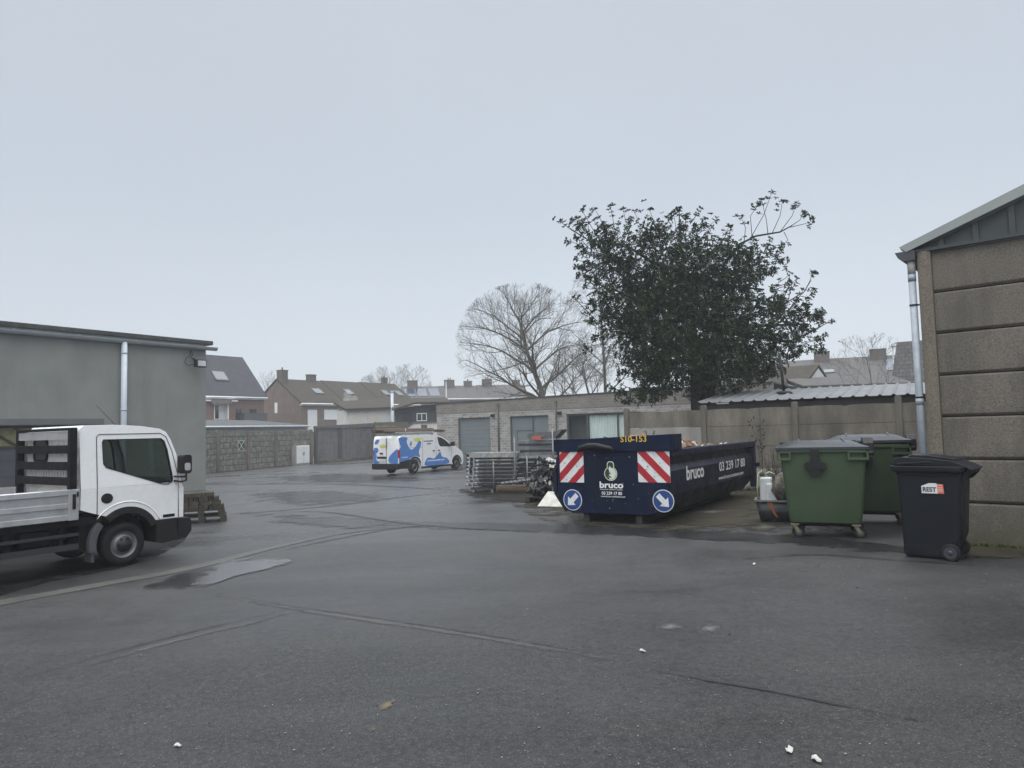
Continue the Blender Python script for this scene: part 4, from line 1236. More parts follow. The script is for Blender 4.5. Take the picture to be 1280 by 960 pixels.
for i, (bx, cx, cy, rx, ry, Y) in enumerate(((485, 487, 478, 28, 22, 235), (515, 516, 478, 26, 24, 240), (466, 466, 484, 20, 16, 230))):
    tree_px('far_tree', ('pale foggy tree left of the far chimneys', 'pale foggy tree nearest the solar-panelled far house', 'smallest pale foggy tree above the brown-roofed row')[i], bx, 500, Y, cx, cy, rx, ry, 30 + i, nl=(10, 6, 5, 4), r0=.5, twig_r=.03, twigm=TWIGFAR, barkm=TWIGFAR, group='foggy trees on the horizon', limb0=.15)
tree_px('far_tree', 'faint foggy tree between the slate-roofed house and gable end', 334, 500, 220, 334, 482, 14, 20, 40, nl=(9, 5, 4, 3), r0=.4, twig_r=.02, twigm=TWIGFAR, barkm=TWIGFAR, limb0=.15)
tree_px('far_tree', 'faint foggy tree above the garage roof beside the birch', 716, 500, 150, 716, 470, 40, 30, 41, nl=(12, 6, 5, 4), r0=.4, twig_r=.02, twigm=TWIGFAR, barkm=TWIGFAR, limb0=.15)

# the big evergreen
TY = 25.0
TB = at(873, 500, TY); TB = Vector((TB.x, TB.y, gz(TB.x, TB.y)))
t = thing('evergreen_tree', 'big dark broad-leaved evergreen tree over the slab fence and lean-to', 'tree', TB)
rr = random.Random(21)
s_ = TY / F
lobes = []
for cx, cy, rx, ry, dy, dens in ((850, 412, 98, 70, 0, .95), (862, 350, 84, 52, .2, .9), (880, 462, 92, 36, -.3, .85), (812, 446, 36, 44, .1, .75), (930, 420, 62, 52, -.2, .75), (800, 385, 54, 48, .3, .75), (905, 332, 46, 36, .2, .6), (818, 318, 54, 34, -.2, .55), (780, 305, 46, 28, .2, .30), (755, 326, 36, 32, 0, .25), (975, 402, 42, 40, .2, .42), (995, 428, 36, 22, 0, .5), (955, 362, 34, 34, .1, .42), (850, 290, 46, 20, .2, .28), (805, 491, 40, 15, -.4, .7), (738, 298, 28, 20, .2, .22), (765, 360, 36, 38, .1, .42), (748, 395, 16, 30, 0, .25), (930, 466, 40, 22, 0, .5), (948, 326, 30, 24, .1, .36), (1010, 405, 22, 16, .1, .4)):
    if rx: lobes.append((at(cx, cy, TY + dy) - TB, Vector((rx * s_, rx * s_ * .95, ry * s_)), dens))
trunk = MB()
tops = [at(874, 505, TY) - TB, at(872, 450, TY) - TB, at(860, 400, TY) - TB, at(850, 340, TY) - TB]
trunk.tube([Vector((0, 0, -.2))] + tops, [.36, .30, .26, .18, .06], 10)
trunk.tube([Vector((.42, .3, -.2)), at(888, 480, TY) - TB, at(900, 420, TY) - TB, at(920, 350, TY) - TB], [.22, .19, .14, .05], 8)
crown = MB()
tips = []


def leaf(p, d, ln, wd):
    side = d.cross(Vector((rr.gauss(0, .5), rr.gauss(0, .5), 1))).normalized()
    nrm = side.cross(d)
    a = p; mdl = p + d * ln * .55; b = p + d * ln - nrm * ln * .10
    n = len(crown.v)
    crown.v += [tuple(a), tuple(mdl + side * wd + nrm * wd * .35), tuple(b), tuple(mdl - side * wd + nrm * wd * .35)]
    crown.face((n, n + 1, n + 2)); crown.face((n, n + 2, n + 3))


def rosette(p, d, k=7, ln=.15):
    d = d.normalized(); a = d.orthogonal().normalized(); b = d.cross(a); o = rr.uniform(0, 6.28)
    for i in range(k):
        th = o + 2 * pi * i / k + rr.uniform(-.2, .2); el = rr.uniform(-.15, .75)
        dd = ((a * cos(th) + b * sin(th)) * cos(el) + d * sin(el)).normalized()
        leaf(p, dd, ln * rr.uniform(.65, 1.1), ln * .23)


def lumpy(p):
    return mnoise.noise(p * .9) + .5 * mnoise.noise(p * 2.3)


for c, rad, dens in lobes:
    vol = rad.x * rad.y * rad.z * 4.19
    n = int(dens * (60 * vol ** .5 + 24 * vol) * 1.9)
    for i in range(n):
        v = Vector((rr.gauss(0, 1), rr.gauss(0, 1), rr.gauss(0, 1))).normalized()
        rad_f = rr.random() ** .42
        rad_f *= 1 + .10 * rr.gauss(0, 1)
        p = c + Vector((v.x * rad.x, v.y * rad.y, v.z * rad.z)) * rad_f
        if lumpy(p * 1.6) < (-.52 if dens > .7 else (-.16 if dens > .45 else .0)): continue
        rosette(p, v * .7 + Vector((rr.gauss(0, .4), rr.gauss(0, .4), .55)), 6, rr.uniform(.10, .145))
    # main branches into the lobe and twigs that leave it
    st = tops[rr.choice((1, 2, 2, 3))]
    m_ = st.lerp(c, .5) + Vector((0, 0, -.15))
    trunk.tube([st, m_, c], [.09, .06, .03], 6)
    for i in range(int(40 * (rad.x * rad.z) ** .5)):
        v = Vector((rr.gauss(0, 1), rr.gauss(0, .8), rr.gauss(.25, .8))).normalized()
        p0 = c + Vector((v.x * rad.x, v.y * rad.y, v.z * rad.z)) * .55
        L_ = rr.uniform(.55, 1.12)
        p2 = c + Vector((v.x * rad.x, v.y * rad.y, v.z * rad.z)) * L_ + Vector((0, 0, .12)) + v * .12
        md = p0.lerp(p2, .6) - Vector((0, 0, .05))
        trunk.tube([p0, md, p2], [.018, .012, .007], 4, cap=False)
        rosette(p2, v + Vector((0, 0, .5)), 8, .155)
        if rr.random() < .75: rosette(p0.lerp(p2, .8), v + Vector((0, 0, .4)), 6, .15)
        if rr.random() < .6: rosette(md, v, 6, .15)


def bough(pts, r, sub):
    """a leggy bare bough with leaf rosettes only at the twig ends (pixel path at the tree's distance)"""
    P = [at(x, y, TY + dy) - TB for x, y, dy in pts]
    trunk.tube(P, [.6 * r * (1 - .6 * i / (len(P) - 1)) for i in range(len(P))], 6)
    for tw in sub:
        Q = [at(x, y, TY + dy) - TB for x, y, dy in tw]
        trunk.tube(Q, [.014, .011, .008][:len(Q)] if len(Q) == 3 else [.02] * len(Q), 5)
        e_ = Q[-1]; d_ = (Q[-1] - Q[-2]).normalized()
        rosette(e_, d_ + Vector((0, 0, .3)), 9, .17); rosette(e_ + Vector((rr.gauss(0, .12), rr.gauss(0, .1), rr.gauss(0, .12))), d_, 7, .15)
        for _ in range(3):
            q = Q[-2].lerp(e_, rr.uniform(.4, .9)) + Vector((rr.gauss(0, .10), rr.gauss(0, .1), rr.gauss(0, .10)))
            rosette(q, d_ + Vector((0, 0, .4)), 6, .145)


bough([(905, 330, 0), (925, 305, 0), (945, 295, .1), (975, 290, .2), (990, 282, .2)], .09,
      [[(938, 298, 0), (955, 268, 0), (965, 240, 0)], [(960, 293, .1), (958, 275, 0), (952, 250, 0)], [(965, 292, .1), (975, 270, 0), (978, 252, .1)], [(975, 290, .1), (990, 270, 0), (996, 254, .1)],
       [(985, 285, .2), (1000, 275, .1), (1004, 266, .2)], [(988, 284, .2), (1005, 280, .1), (1016, 276, .1)], [(930, 302, 0), (932, 285, 0), (926, 270, 0)], [(980, 290, .2), (985, 300, .1), (976, 308, .1)], [(940, 297, 0), (938, 270, .1), (948, 255, .1)]])
bough([(950, 400, 0), (980, 380, .1), (1005, 365, .1), (1014, 350, .1)], .05,
      [[(985, 376, 0), (990, 355, 0), (978, 326, 0)], [(1005, 365, .1), (1012, 352, 0), (1016, 340, .1)], [(1000, 370, 0), (1010, 372, 0), (1017, 362, .1)], [(990, 380, 0), (1000, 390, 0), (1008, 382, .1)], [(975, 385, 0), (985, 360, 0), (996, 348, 0)]])
bough([(960, 430, 0), (990, 425, .1), (1020, 412, .1), (1036, 402, .1)], .05,
      [[(1010, 415, .1), (1025, 408, 0), (1040, 401, .1)], [(1000, 422, 0), (1015, 400, 0), (1018, 396, 0)], [(995, 424, 0), (1012, 432, 0), (1026, 431, 0)], [(990, 428, 0), (1000, 440, 0), (985, 445, 0)]])
bough([(800, 340, 0), (765, 318, 0), (735, 300, .1), (712, 285, .1)], .05,
      [[(735, 300, .1), (715, 288, 0), (700, 277, 0)], [(740, 300, .1), (726, 278, 0), (714, 277, 0)], [(760, 315, 0), (742, 288, 0), (728, 264, 0)], [(770, 318, 0), (756, 284, 0), (744, 262, 0)], [(745, 305, 0), (722, 305, 0), (708, 300, 0)], [(780, 322, 0), (768, 284, 0), (763, 258, 0)], [(790, 325, 0), (784, 286, 0), (779, 262, 0)]])
bough([(840, 330, 0), (830, 300, 0), (812, 272, .1)], .05,
      [[(830, 300, 0), (818, 280, 0), (812, 262, 0)], [(836, 310, 0), (845, 285, 0), (842, 266, 0)], [(840, 310, 0), (858, 290, 0), (857, 270, 0)], [(845, 320, 0), (870, 295, 0), (894, 276, 0)], [(822, 290, 0), (800, 282, 0), (793, 264, 0)], [(850, 310, 0), (876, 290, 0), (879, 274, 0)], [(870, 320, 0), (905, 300, 0), (911, 283, 0)]])
bough([(770, 420, 0), (745, 400, 0), (725, 380, .1)], .03,
      [[(745, 400, 0), (728, 384, 0), (718, 371, 0)], [(750, 405, 0), (730, 402, 0), (733, 392, 0)], [(760, 430, 0), (740, 432, 0), (731, 440, 0)]])
trunk.build('trunk', BARKDK, t, fix=False)
crown.build('crown', LEAF, t, fix=False)


# ------------------------------------------------------------------ wheels
def wheel(parent, x, y, z, r, w_, rimr, name='wheel', side=-1, dark=False, n=30):
    """axle along local y; outer face towards side*y"""
    wt = MB()
    prof = [(rimr * .98, -w_ / 2 + .01), (rimr * 1.03, -w_ / 2), (r * .90, -w_ / 2), (r * .975, -w_ / 2 + .02), (r, -w_ / 2 + .04), (r, w_ / 2 - .04), (r * .975, w_ / 2 - .02), (r * .90, w_ / 2), (rimr * 1.03, w_ / 2), (rimr * .98, w_ / 2 - .01)]
    wt.lathe(prof + [prof[0]], (x, y, z), (0, 1, 0), n, cap=False)
    o = wt.build(name, RUBBER, parent)
    rm = MB(); f = y + side * (w_ / 2); q = -side
    rm.lathe([(rimr * 1.0, .004), (rimr * 1.0, .016), (rimr * .93, .02), (rimr * .86, .055), (rimr * .74, .05), (rimr * .62, .012), (rimr * .58, .006)], (x, f, z), (0, q, 0), n, cap=False)
    rim = rm.build('rim', RIMDARK if dark else RIM, o)
    hc = MB(); hc.lathe([(rimr * .60, .05), (rimr * .58, .004), (rimr * .30, -.002), (rimr * .26, -.012), (.001, -.014)], (x, f, z), (0, q, 0), n, cap=False); hc.build('hub', HUBDK, rim)
    hl = MB()
    for k in range(6):
        a = 2 * pi * k / 6
        hl.lathe([(rimr * .075, 0), (rimr * .07, .012)], (x + rimr * .44 * cos(a), f - q * (-.001), z + rimr * .44 * sin(a)), (0, side, 0), 8, 0)
    hl.build('wheel_bolts', BLACKPL, rim)
    return o


# ------------------------------------------------------------------ white flatbed truck
TP = (-5.911, 10.794)
t = thing('flatbed_truck', 'white flatbed truck with aluminium dropsides parked along the grey building', 'truck', G(*TP), 34)
TW = 1.78
lean = lambda z: 0 if z < 1.2 else (z - 1.2) * .075
arch = circ(.06, .40, .47, 14, 29, 129)
low = [(-.61, .90), (-.40, .82)] + [(x, z) for x, z in arch[::-1] if x > -.36] + [(.50, .63), (.96, .63), (.965, 1.10), (.915, 1.2), (-.61, 1.2)]
upp = [(-.61, 1.2), (.915, 1.2), (.91, 1.27), (.86, 1.64), (.765, 1.89), (.70, 2.0), (.60, 2.055), (.30, 2.10), (-.10, 2.125), (-.55, 2.12), (-.61, 2.06)]
win_ = [(-.27, 1.90), (.60, 1.90), (.655, 1.86), (.70, 1.72), (.775, 1.27), (.765, 1.215), (.70, 1.175), (.60, 1.185), (-.24, 1.49), (-.28, 1.55), (-.29, 1.86)]
body = MB()


def shell(poly, holes=()):
    loops = [list(poly)] + [list(h) for h in holes]
    tri = tessellate_polygon([[Vector((u, v, 0)) for u, v in lp] for lp in loops]); flat = [p for lp in loops for p in lp]
    for s in (0, 1):
        n = len(body.v)
        body.v += [(u, (lean(v) if s == 0 else TW - lean(v)), v) for u, v in flat]
        for q in tri: body.face([n + i for i in q])


shell(low); 
shell(upp, [win_])
# skin round the outline, joined to both sides
outl = low[:-1] + upp[1:]
nb = len(body.v)
for u, v in outl: body.v += [(u, lean(v), v), (u, TW - lean(v), v)]
no = len(outl)
for i in range(no):
    j = (i + 1) % no
    if outl[i][0] > .7 and outl[j][0] > .7 and 1.26 < min(outl[i][1], outl[j][1]) and max(outl[i][1], outl[j][1]) < 1.90:
        # the windscreen opening: only the two pillars are skinned
        for ya, yb in ((0, .11), (TW - .11, TW)):
            n_ = len(body.v); la, lb = lean(outl[i][1]), lean(outl[j][1])
            f0 = lambda y, l: (l if y == 0 else (TW - l if y == TW else y))
            body.v += [(outl[i][0], f0(ya, la), outl[i][1]), (outl[j][0], f0(ya, lb), outl[j][1]), (outl[j][0], f0(yb, lb), outl[j][1]), (outl[i][0], f0(yb, la), outl[i][1])]
            body.face((n_, n_ + 1, n_ + 2, n_ + 3))
        continue
    body.face((nb + 2 * i, nb + 2 * j, nb + 2 * j + 1, nb + 2 * i + 1))
me_o = body.build('cab', WHITE, t)
bm = bmesh.new(); bm.from_mesh(me_o.data); bmesh.ops.remove_doubles(bm, verts=bm.verts, dist=.0005); bmesh.ops.recalc_face_normals(bm, faces=bm.faces); bm.to_mesh(me_o.data); bm.free()
b_ = me_o.modifiers.new('bevel', 'BEVEL'); b_.width = .035; b_.segments = 4; b_.limit_method = 'ANGLE'; b_.angle_limit = R(50); b_.harden_normals = True
me_o.data.polygons.foreach_set('use_smooth', [True] * len(me_o.data.polygons))
# door seams and swage lines
sm = MB()
yo = lambda z: lean(z) - .003
seam = [(-.38, .70), (-.38, 1.25), (-.375, 1.95), (-.34, 1.985), (.60, 1.985), (.69, 1.93), (.78, 1.70), (.87, 1.30), (.875, .64)]
sm.tube([(u, yo(v), v) for u, v in seam], .006, 5)
dr = sm.build('door', M('seam_dark', (.05, .05, .05), .8), t)
lip = MB(); a_ = circ(.06, .40, .56, 18, 24, 142)
lip.tube([(u, -.001, v) for u, v in a_], .009, 5); lip.build('arch_lip', WHITE, t)
wo = [(-.30, 1.935), (.62, 1.935), (.69, 1.88), (.74, 1.72), (.815, 1.26), (.80, 1.19), (.71, 1.14), (.60, 1.15), (-.26, 1.46), (-.315, 1.53), (-.325, 1.89)]
for s in (0, 1):
    fn = (lambda u, v, w: (u, lean(v) + w, v)) if s == 0 else (lambda u, v, w: (u, TW - lean(v) - w, v))
    wf = MB(); wf.prism([(p[0] * .25 + q[0] * .75, p[1] * .25 + q[1] * .75) for p, q in zip(wo, win_)], fn, -.006, .03, 0, [[(x * .985 + .003, z * .985 + .024) for x, z in win_]])
    wf.build('window_frame', BLACKPL, dr)
for s in (0, 1):
    gm = MB(); fn = (lambda u, v, w: (u, lean(v) + w, v)) if s == 0 else (lambda u, v, w: (u, TW - lean(v) - w, v))
    gm.prism(win_, fn, .008, .012); gm.build('window', GLASS, dr)
hm = MB(); hm.prism(circ(-.24, 1.035, .085, 20, ry=.075), XZ(-.006), 0, .02, 0); hm.prism(rrect(-.31, -.17, 1.01, 1.06, .02), XZ(-.022), 0, .02); hm.build('door_handle', BLACKPL, dr)
# interior
im = MB(); im.box(-.56, .80, .06, TW - .06, .85, 1.12); im.box(.45, .86, .08, TW - .08, 1.1, 1.22); im.box(-.57, -.545, .16, TW - .16, 1.1, 1.98); im.build('interior', FABRIC, t)
for y in (.28, 1.02):
    im = MB(); im.prism([(-.52, 1.05), (-.30, 1.05), (-.36, 1.62), (-.50, 1.62)], XZ(y), 0, .48); im.prism([(-.50, 1.64), (-.40, 1.64), (-.42, 1.86), (-.49, 1.86)], XZ(y + .12), 0, .24); im.build('seat', M('seat_fabric', (.045, .046, .05), .9), t, .03)
im = MB(); im.tube([(.34 + .07 * sin(R(a)), 1.26 + .19 * cos(R(a)), 1.28 + .16 * sin(R(a))) for a in range(0, 361, 20)], .014, 6); im.build('steering_wheel', BLACKPL, t)
ws = MB()
wz = [(.91, 1.27), (.86, 1.64), (.765, 1.89)]
for (u0_, z0), (u1_, z1) in zip(wz, wz[1:]): ws.hexa([(u0_ - .008, .11, z0), (u0_ - .008, TW - .11, z0), (u1_ - .008, TW - .11, z1), (u1_ - .008, .11, z1), (u0_ - .002, .11, z0), (u0_ - .002, TW - .11, z0), (u1_ - .002, TW - .11, z1), (u1_ - .002, .11, z1)])
ws.build('windscreen', GLASS, t)
hd = MB(); hd.box(.955, .985, .06, .38, .75, .98); hd.build('headlight', LAMPGLASS, t, .02)
hd = MB(); hd.box(.955, .985, TW - .38, TW - .06, .75, .98); hd.build('headlight', LAMPGLASS, t, .02)
gr = MB(); gr.box(.96, .98, .5, TW - .5, .72, .95); gr.build('grille', BLACKPL, t, .01)
# bumper, flare, mudguard
bp = MB(); bp.prism([(.50, .30), (.60, .26), (1.0, .29), (1.09, .40), (1.09, .55), (1.05, .615), (.87, .615), (.86, .33), (.85, .33), (.84, .625), (.50, .625)], XZ(-.025), 0, TW + .05)
bp.build('bumper', BLACKPL, t, .025)
fl = MB(); ring = circ(.06, .40, .485, 16, 22, 134) + circ(.06, .40, .385, 16, 134, 22); fl.prism(ring, XZ(-.03), 0, .22); fl.build('wheel_arch', BLACKPL, t, .008)
fl = MB(); ring = circ(.04, .36, .53, 10, 140, 190) + circ(.04, .36, .43, 10, 190, 140); fl.prism(ring, XZ(-.02), 0, .24); fl.box(-.44, -.40, .02, .24, .12, .28); fl.build('mudguard', GREYPL, t, .01)
inn = MB(); inn.prism(circ(.06, .40, .385, 16, 0, 180), XZ(.22), 0, TW - .44); inn.build('wheel_housing', CHASSIS, t)
bd = MB(); bd.box(.62, .81, -.006, .0, .655, .70); bd.build('badge', DARKSTEEL, dr)
# mirror
mm = MB(); mm.prism(rrect(.83, .985, 1.33, 1.63, .05), XZ(-.20), 0, .16); mi = mm.build('mirror', BLACKPL, t, .02)
mm = MB(); mm.prism(rrect(.86, .955, 1.38, 1.50, .03), XZ(-.209), 0, .01); mm.build('mirror_cap', LAMPGLASS, mi)
mm = MB(); mm.tube([(.80, .0, 1.22), (.86, -.10, 1.20), (.93, -.13, 1.22), (.935, -.12, 1.36)], .016, 6); mm.tube([(.80, .0, 1.29), (.86, -.08, 1.28), (.92, -.12, 1.28)], .014, 6); mm.build('mirror_arm', BLACKPL, mi)
an = MB(); an.tube([(.36, .9, 2.09), (.33, .9, 2.13)], .02, 8); an.tube([(.34, .9, 2.12), (.02, .9, 2.46)], [.006, .003], 5); an.build('antenna', BLACKPL, t)
rw = MB(); rw.prism(rrect(1.02, 1.50, 1.58, 1.96, .08), YZ(-.625), 0, .02); rw.build('rear_window', BLACKPL, t)
rw = MB(); rw.prism(rrect(1.06, 1.46, 1.62, 1.92, .06), YZ(-.632), 0, .006); rw.build('rear_pane', DARKGLASS, t)
vent = MB()
for k in range(14): vent.box(-.625, -.612, .25 + k * .09, .28 + k * .09, 1.30, 1.55)
vent.build('back_louvre', WHITE, t)
# headboard
hb = MB(); hb.box(-.76, -.66, .0, .08, .75, 2.09); hb.box(-.76, -.66, TW - .08, TW, .75, 2.09); hb.box(-.77, -.65, .08, TW - .08, 2.05, 2.09)
for z, h in ((1.72, .11), (1.48, .11), (1.26, .11)): hb.prism([(-.76, z), (-.68, z), (-.66, z + h), (-.76, z + h + .01)], XZ(.08), 0, TW - .16)
hb.build('headboard', DARKSTEEL, t, .006)
hb = MB(); hb.box(-.75, -.69, .08, TW - .08, 1.92, 2.04); hb.build('headboard_rail', ALU, t)
# load bed
bedm = MB()
X0, X1 = -4.0, -.64
bedm.box(X0, X1, .03, TW - .03, .80, .85); bedm.build('bed_floor', PLY, t)
for s, y in ((0, .0), (1, TW - .03)):
    sd = MB()
    sd.box(X0, X1 - .14, y + .008, y + .022, .80, 1.19)
    for z0, z1, dp in ((1.135, 1.20, .03), (.95, 1.01, .022), (.78, .845, .028)):
        yy = y - dp + .01 if s == 0 else y + .02
        sd.prism([(yy, z0), (yy + dp, z0 - .012), (yy + dp, z1 + .012), (yy, z1)] if s == 0 else [(yy, z0 - .012), (yy + dp, z0), (yy + dp, z1), (yy, z1 + .012)], YZ(X0), 0, X1 - .14 - X0)
    for k in range(7):
        zz = 1.025 + .0155 * k; sd.box(X0, X1 - .14, y + .003, y + .008, zz, zz + .006)
        zz = .86 + .0135 * k; sd.box(X0, X1 - .14, y + .003, y + .008, zz, zz + .005)
    d_ = sd.build('dropside', ALU, t)
    ps = MB(); ps.box(X1 - .138, X1, y - .02, y + .03, .77, 1.205); ps.build('corner_post', ALU, d_, .005)
    lt_ = MB(); yy = y - .035 if s == 0 else y + .03; lt_.box(X1 - .085, X1 - .045, yy, yy + .015, .93, 1.14); lt_.box(X1 - .03, X1 - .01, yy, yy + .014, 1.1, 1.17); lt_.build('latch', BLACKPL, d_)
bk = MB(); bk.box(X0 - .03, X0, 0, TW, .78, 1.19); bk.build('tailgate', ALU, t)
ch = MB(); ch.box(X0, -.3, .02, TW - .02, .68, .775); ch.box(X0, .7, .45, .6, .45, .68); ch.box(X0, .7, TW - .6, TW - .45, .45, .68)
ch.box(-1.9, -.9, .25, .6, .36, .66); ch.box(-1.55, -1.45, .06, .3, .35, .68); ch.box(-.86, -.82, .04, .1, .40, .7)
ch.tube([(-.9, .3, .5), (-2.2, .3, .5)], .1, 10); ch.box(-.6, -.4, .08, .5, .3, .8); ch.build('chassis', CHASSIS, t)
gd = MB(); gd.box(-2.6, -.62, .01, .05, .35, .43); gd.box(-2.6, -.62, .01, .05, .54, .58); gd.build('side_guard', M('guard_rail', (.025, .025, .028), .6), t)
bt = MB(); bt.box(-1.35, -.98, .06, .25, .45, .66); bt.build('tool_box', CHASSIS, t, .02)
wheel(t, .03, .12, .325, .325, .20, .205); wheel(t, .03, TW - .12, .325, .325, .20, .205, side=1)
wheel(t, -2.45, .14, .325, .325, .24, .205); wheel(t, -2.45, TW - .14, .325, .325, .24, .205, side=1)

# ------------------------------------------------------------------ white and blue van
VP = (-4.929, 35.501)
t = thing('delivery_van', 'white van with blue splash graphics and poles on its roof rack', 'van', G(*VP), 31)
VW = 1.64
va = circ(.0, .33, .40, 12, 10, 170); vb = circ(3.56, .33, .40, 12, 10, 170)
prof = [(-1.22, .30), (-.40, .27)] + va[::-1][1:-1] + [(.42, .24), (3.14, .24)] + vb[::-1][1:-1] + [(3.98, .26), (4.12, .28), (4.18, .40), (4.17, .78), (4.05, .95), (3.80, 1.10), (3.46, 1.24), (3.26, 1.32), (2.75, 1.58), (2.22, 1.80), (1.9, 1.87), (1.2, 1.905), (-.9, 1.905), (-1.08, 1.88), (-1.16, 1.75), (-1.22, 1.2), (-1.24, .75)]
body = MB(); body.prism(prof, XZ(0), 0, VW)
vo = body.build('body', VANWHITE, t)
b_ = vo.modifiers.new('bevel', 'BEVEL'); b_.width = .09; b_.segments = 4; b_.limit_method = 'ANGLE'; b_.angle_limit = R(60); b_.harden_normals = True
vo.data.polygons.foreach_set('use_smooth', [True] * len(vo.data.polygons))
D = lambda poly, mat, nm, par, d=.006, k=0: MB().prism(smooth_closed(poly, 5) if k else poly, XZ(-d), 0, d + .004).build(nm, mat, par)
cl = MB(); cl.prism([(-1.21, .30), (-.42, .28)] + circ(0, .33, .42, 12, 170, 10)[1:-1] + [(.46, .30), (.44, .55)] + circ(0, .33, .52, 10, 20, 130) + [(-.55, .70), (-1.21, .62)], XZ(-.012), 0, .02)
cl.prism([(.48, .22), (3.1, .22), (3.1, .32), (.48, .32)], XZ(-.012), 0, .02); cl.prism(circ(3.56, .33, .45, 12, 8, 172) + circ(3.56, .33, .395, 12, 172, 8), XZ(-.012), 0, .02)
cl.build('cladding', BLACKPL, t)
D([(-1.18, 1.80), (-.58, 1.80), (-.62, 1.59), (-.44, 1.30), (-.22, 1.20), (.10, 1.38), (.32, 1.60), (.50, 1.57), (.46, 1.34), (.31, 1.06), (.40, .80), (.05, .88), (-.32, .78), (-.66, .66), (-1.17, .64), (-1.19, .95), (-1.18, 1.24), (-1.08, 1.36), (-1.17, 1.56)], BLUEV, 'blue_graphic', t, k=1)
D([(.89, .34), (.92, .66), (1.16, .75), (1.55, .68), (1.88, .88), (2.10, .99), (2.26, .74), (2.68, .64), (2.76, .36)], BLUEV, 'blue_graphic', t, k=1)
D([(-.29, 1.63), (-.22, 1.50), (-.31, 1.37), (-.39, 1.46)], BLUEV, 'blue_graphic', t, k=1)
D([(-.09, 1.70), (.19, 1.78), (.52, 1.73), (.42, 1.62), (.12, 1.59)], YELV, 'yellow_graphic', t, k=1)
def dashes(nm, x0, x1, z, h, mat, par, seed, gap=.03, d=.010, fn=None):
    r2 = random.Random(seed); mb = MB(); x = x0
    while x < x1:
        w_ = r2.uniform(.03, .06); mb.prism([(x, z), (min(x + w_, x1), z), (min(x + w_, x1), z + h * r2.uniform(.7, 1)), (x, z + h * r2.uniform(.7, 1))], fn or XZ(-d), 0, .006); x += w_ + r2.uniform(.012, gap)
    return mb.build(nm, mat, par)
dashes('small_lettering', .72, 1.48, 1.56, .06, GREYPL, t, 1); dashes('small_lettering', .98, 1.32, 1.42, .06, GREYPL, t, 2)
dashes('white_lettering', 1.0, 2.45, .55, .07, TXTW, t, 3); dashes('white_lettering', -1.0, -.55, .82, .05, TXTW, t, 4)
sm = MB(); sm.tube([(.62, -.002, .34), (.62, -.002, 1.78)], .008, 4); sm.tube([(1.74, -.002, .34), (1.74, -.002, 1.80)], .008, 4); sm.tube([(.62, -.002, 1.30), (-1.0, -.002, 1.30)], .007, 4); sm.tube([(3.1, -.002, .6), (3.1, -.002, 1.25)], .006, 4); sm.build('door_seam', M('seam_dark_b', (.12, .12, .12), .8), t)
wd_ = [(1.86, 1.78), (2.20, 1.74), (2.55, 1.60), (3.02, 1.33), (3.0, 1.25), (2.12, 1.28), (1.98, 1.40)]
fr = MB(); fr.prism(wd_, XZ(-.006), 0, .01); fr.build('side_window', DARKGLASS, t)
for x in (1.55, 2.0):
    h_ = MB(); h_.box(x - .10, x + .06, -.03, .0, 1.06, 1.11); h_.build('door_handle', BLACKPL, t, .01)
mr = MB(); mr.prism(rrect(2.86, 3.06, 1.27, 1.50, .05), XZ(-.26), 0, .16); mr.box(2.9, 2.98, -.12, .02, 1.28, 1.34); mr.build('mirror', BLACKPL, t, .02)
ws = MB(); ws.hexa([(3.24, .14, 1.345), (3.24, VW - .14, 1.345), (2.22, VW - .2, 1.822), (2.22, .2, 1.822), (3.25, .14, 1.36), (3.25, VW - .14, 1.36), (2.23, VW - .2, 1.837), (2.23, .2, 1.837)]); ws.build('windscreen', DARKGLASS, t)
tl = MB(); tl.box(-1.245, -1.13, -.012, .12, .82, 1.22); tl.build('tail_light', REDLAMP, t, .02)
tl = MB(); tl.box(-1.245, -1.13, VW - .12, VW + .012, .82, 1.22); tl.build('tail_light', REDLAMP, t, .02)
rb = MB(); rb.box(-1.34, -1.18, -.01, VW + .01, .27, .56); rb.build('rear_bumper', BLACKPL, t, .04)
YB = lambda u, v, w: (-1.236 - (0 if v < 1.2 else -(v - 1.2) * .10) - w, u, v)
def RB_(poly, mat, nm, k=1): return MB().prism(smooth_closed(poly, 4) if k else poly, YB, -.004, .012).build(nm, mat, t)
RB_([(.06, .58), (.06, 1.22), (.16, 1.22), (.34, 1.10), (.56, .92), (.64, .72), (.56, .60), (.3, .57)], BLUEV, 'blue_graphic')
RB_([(VW - .04, .58), (VW - .04, .98), (VW - .12, 1.05), (VW - .24, .95), (VW - .22, .75), (VW - .42, .60)], BLUEV, 'blue_graphic')
RB_([(VW - .06, 1.10), (VW - .06, 1.30), (VW - .26, 1.34), (VW - .34, 1.2), (VW - .2, 1.06)], BLUEV, 'blue_graphic')
RB_([(.82, 1.42), (.95, 1.36), (1.16, 1.38), (1.22, 1.45), (1.0, 1.50)], YELV, 'yellow_graphic')
RB_([(VW - .10, 1.52), (VW - .16, 1.70), (VW - .34, 1.74), (VW - .3, 1.6)], BLUEV, 'blue_graphic')
pl = MB(); pl.box(-1.27, -1.245, .80, 1.26, .66, .78, 0); pl.box(-1.26, -1.238, .76, 1.36, .80, .90, 1); pl.build('number_plate', [STICKW, BLACKPL], t)
ds_ = MB(); ds_.box(-1.252, -1.20, VW * .47, VW * .475, .5, 1.8); ds_.box(-1.27, -1.22, 1.0, 1.18, 1.02, 1.09); ds_.build('rear_door_seam', BLACKPL, t)
rk = MB()
for x in (-.9, .5, 1.6): rk.box(x - .03, x + .03, .1, VW - .1, 1.97, 2.01); rk.box(x - .04, x + .04, .12, .18, 1.88, 1.98); rk.box(x - .04, x + .04, VW - .18, VW - .12, 1.88, 1.98)
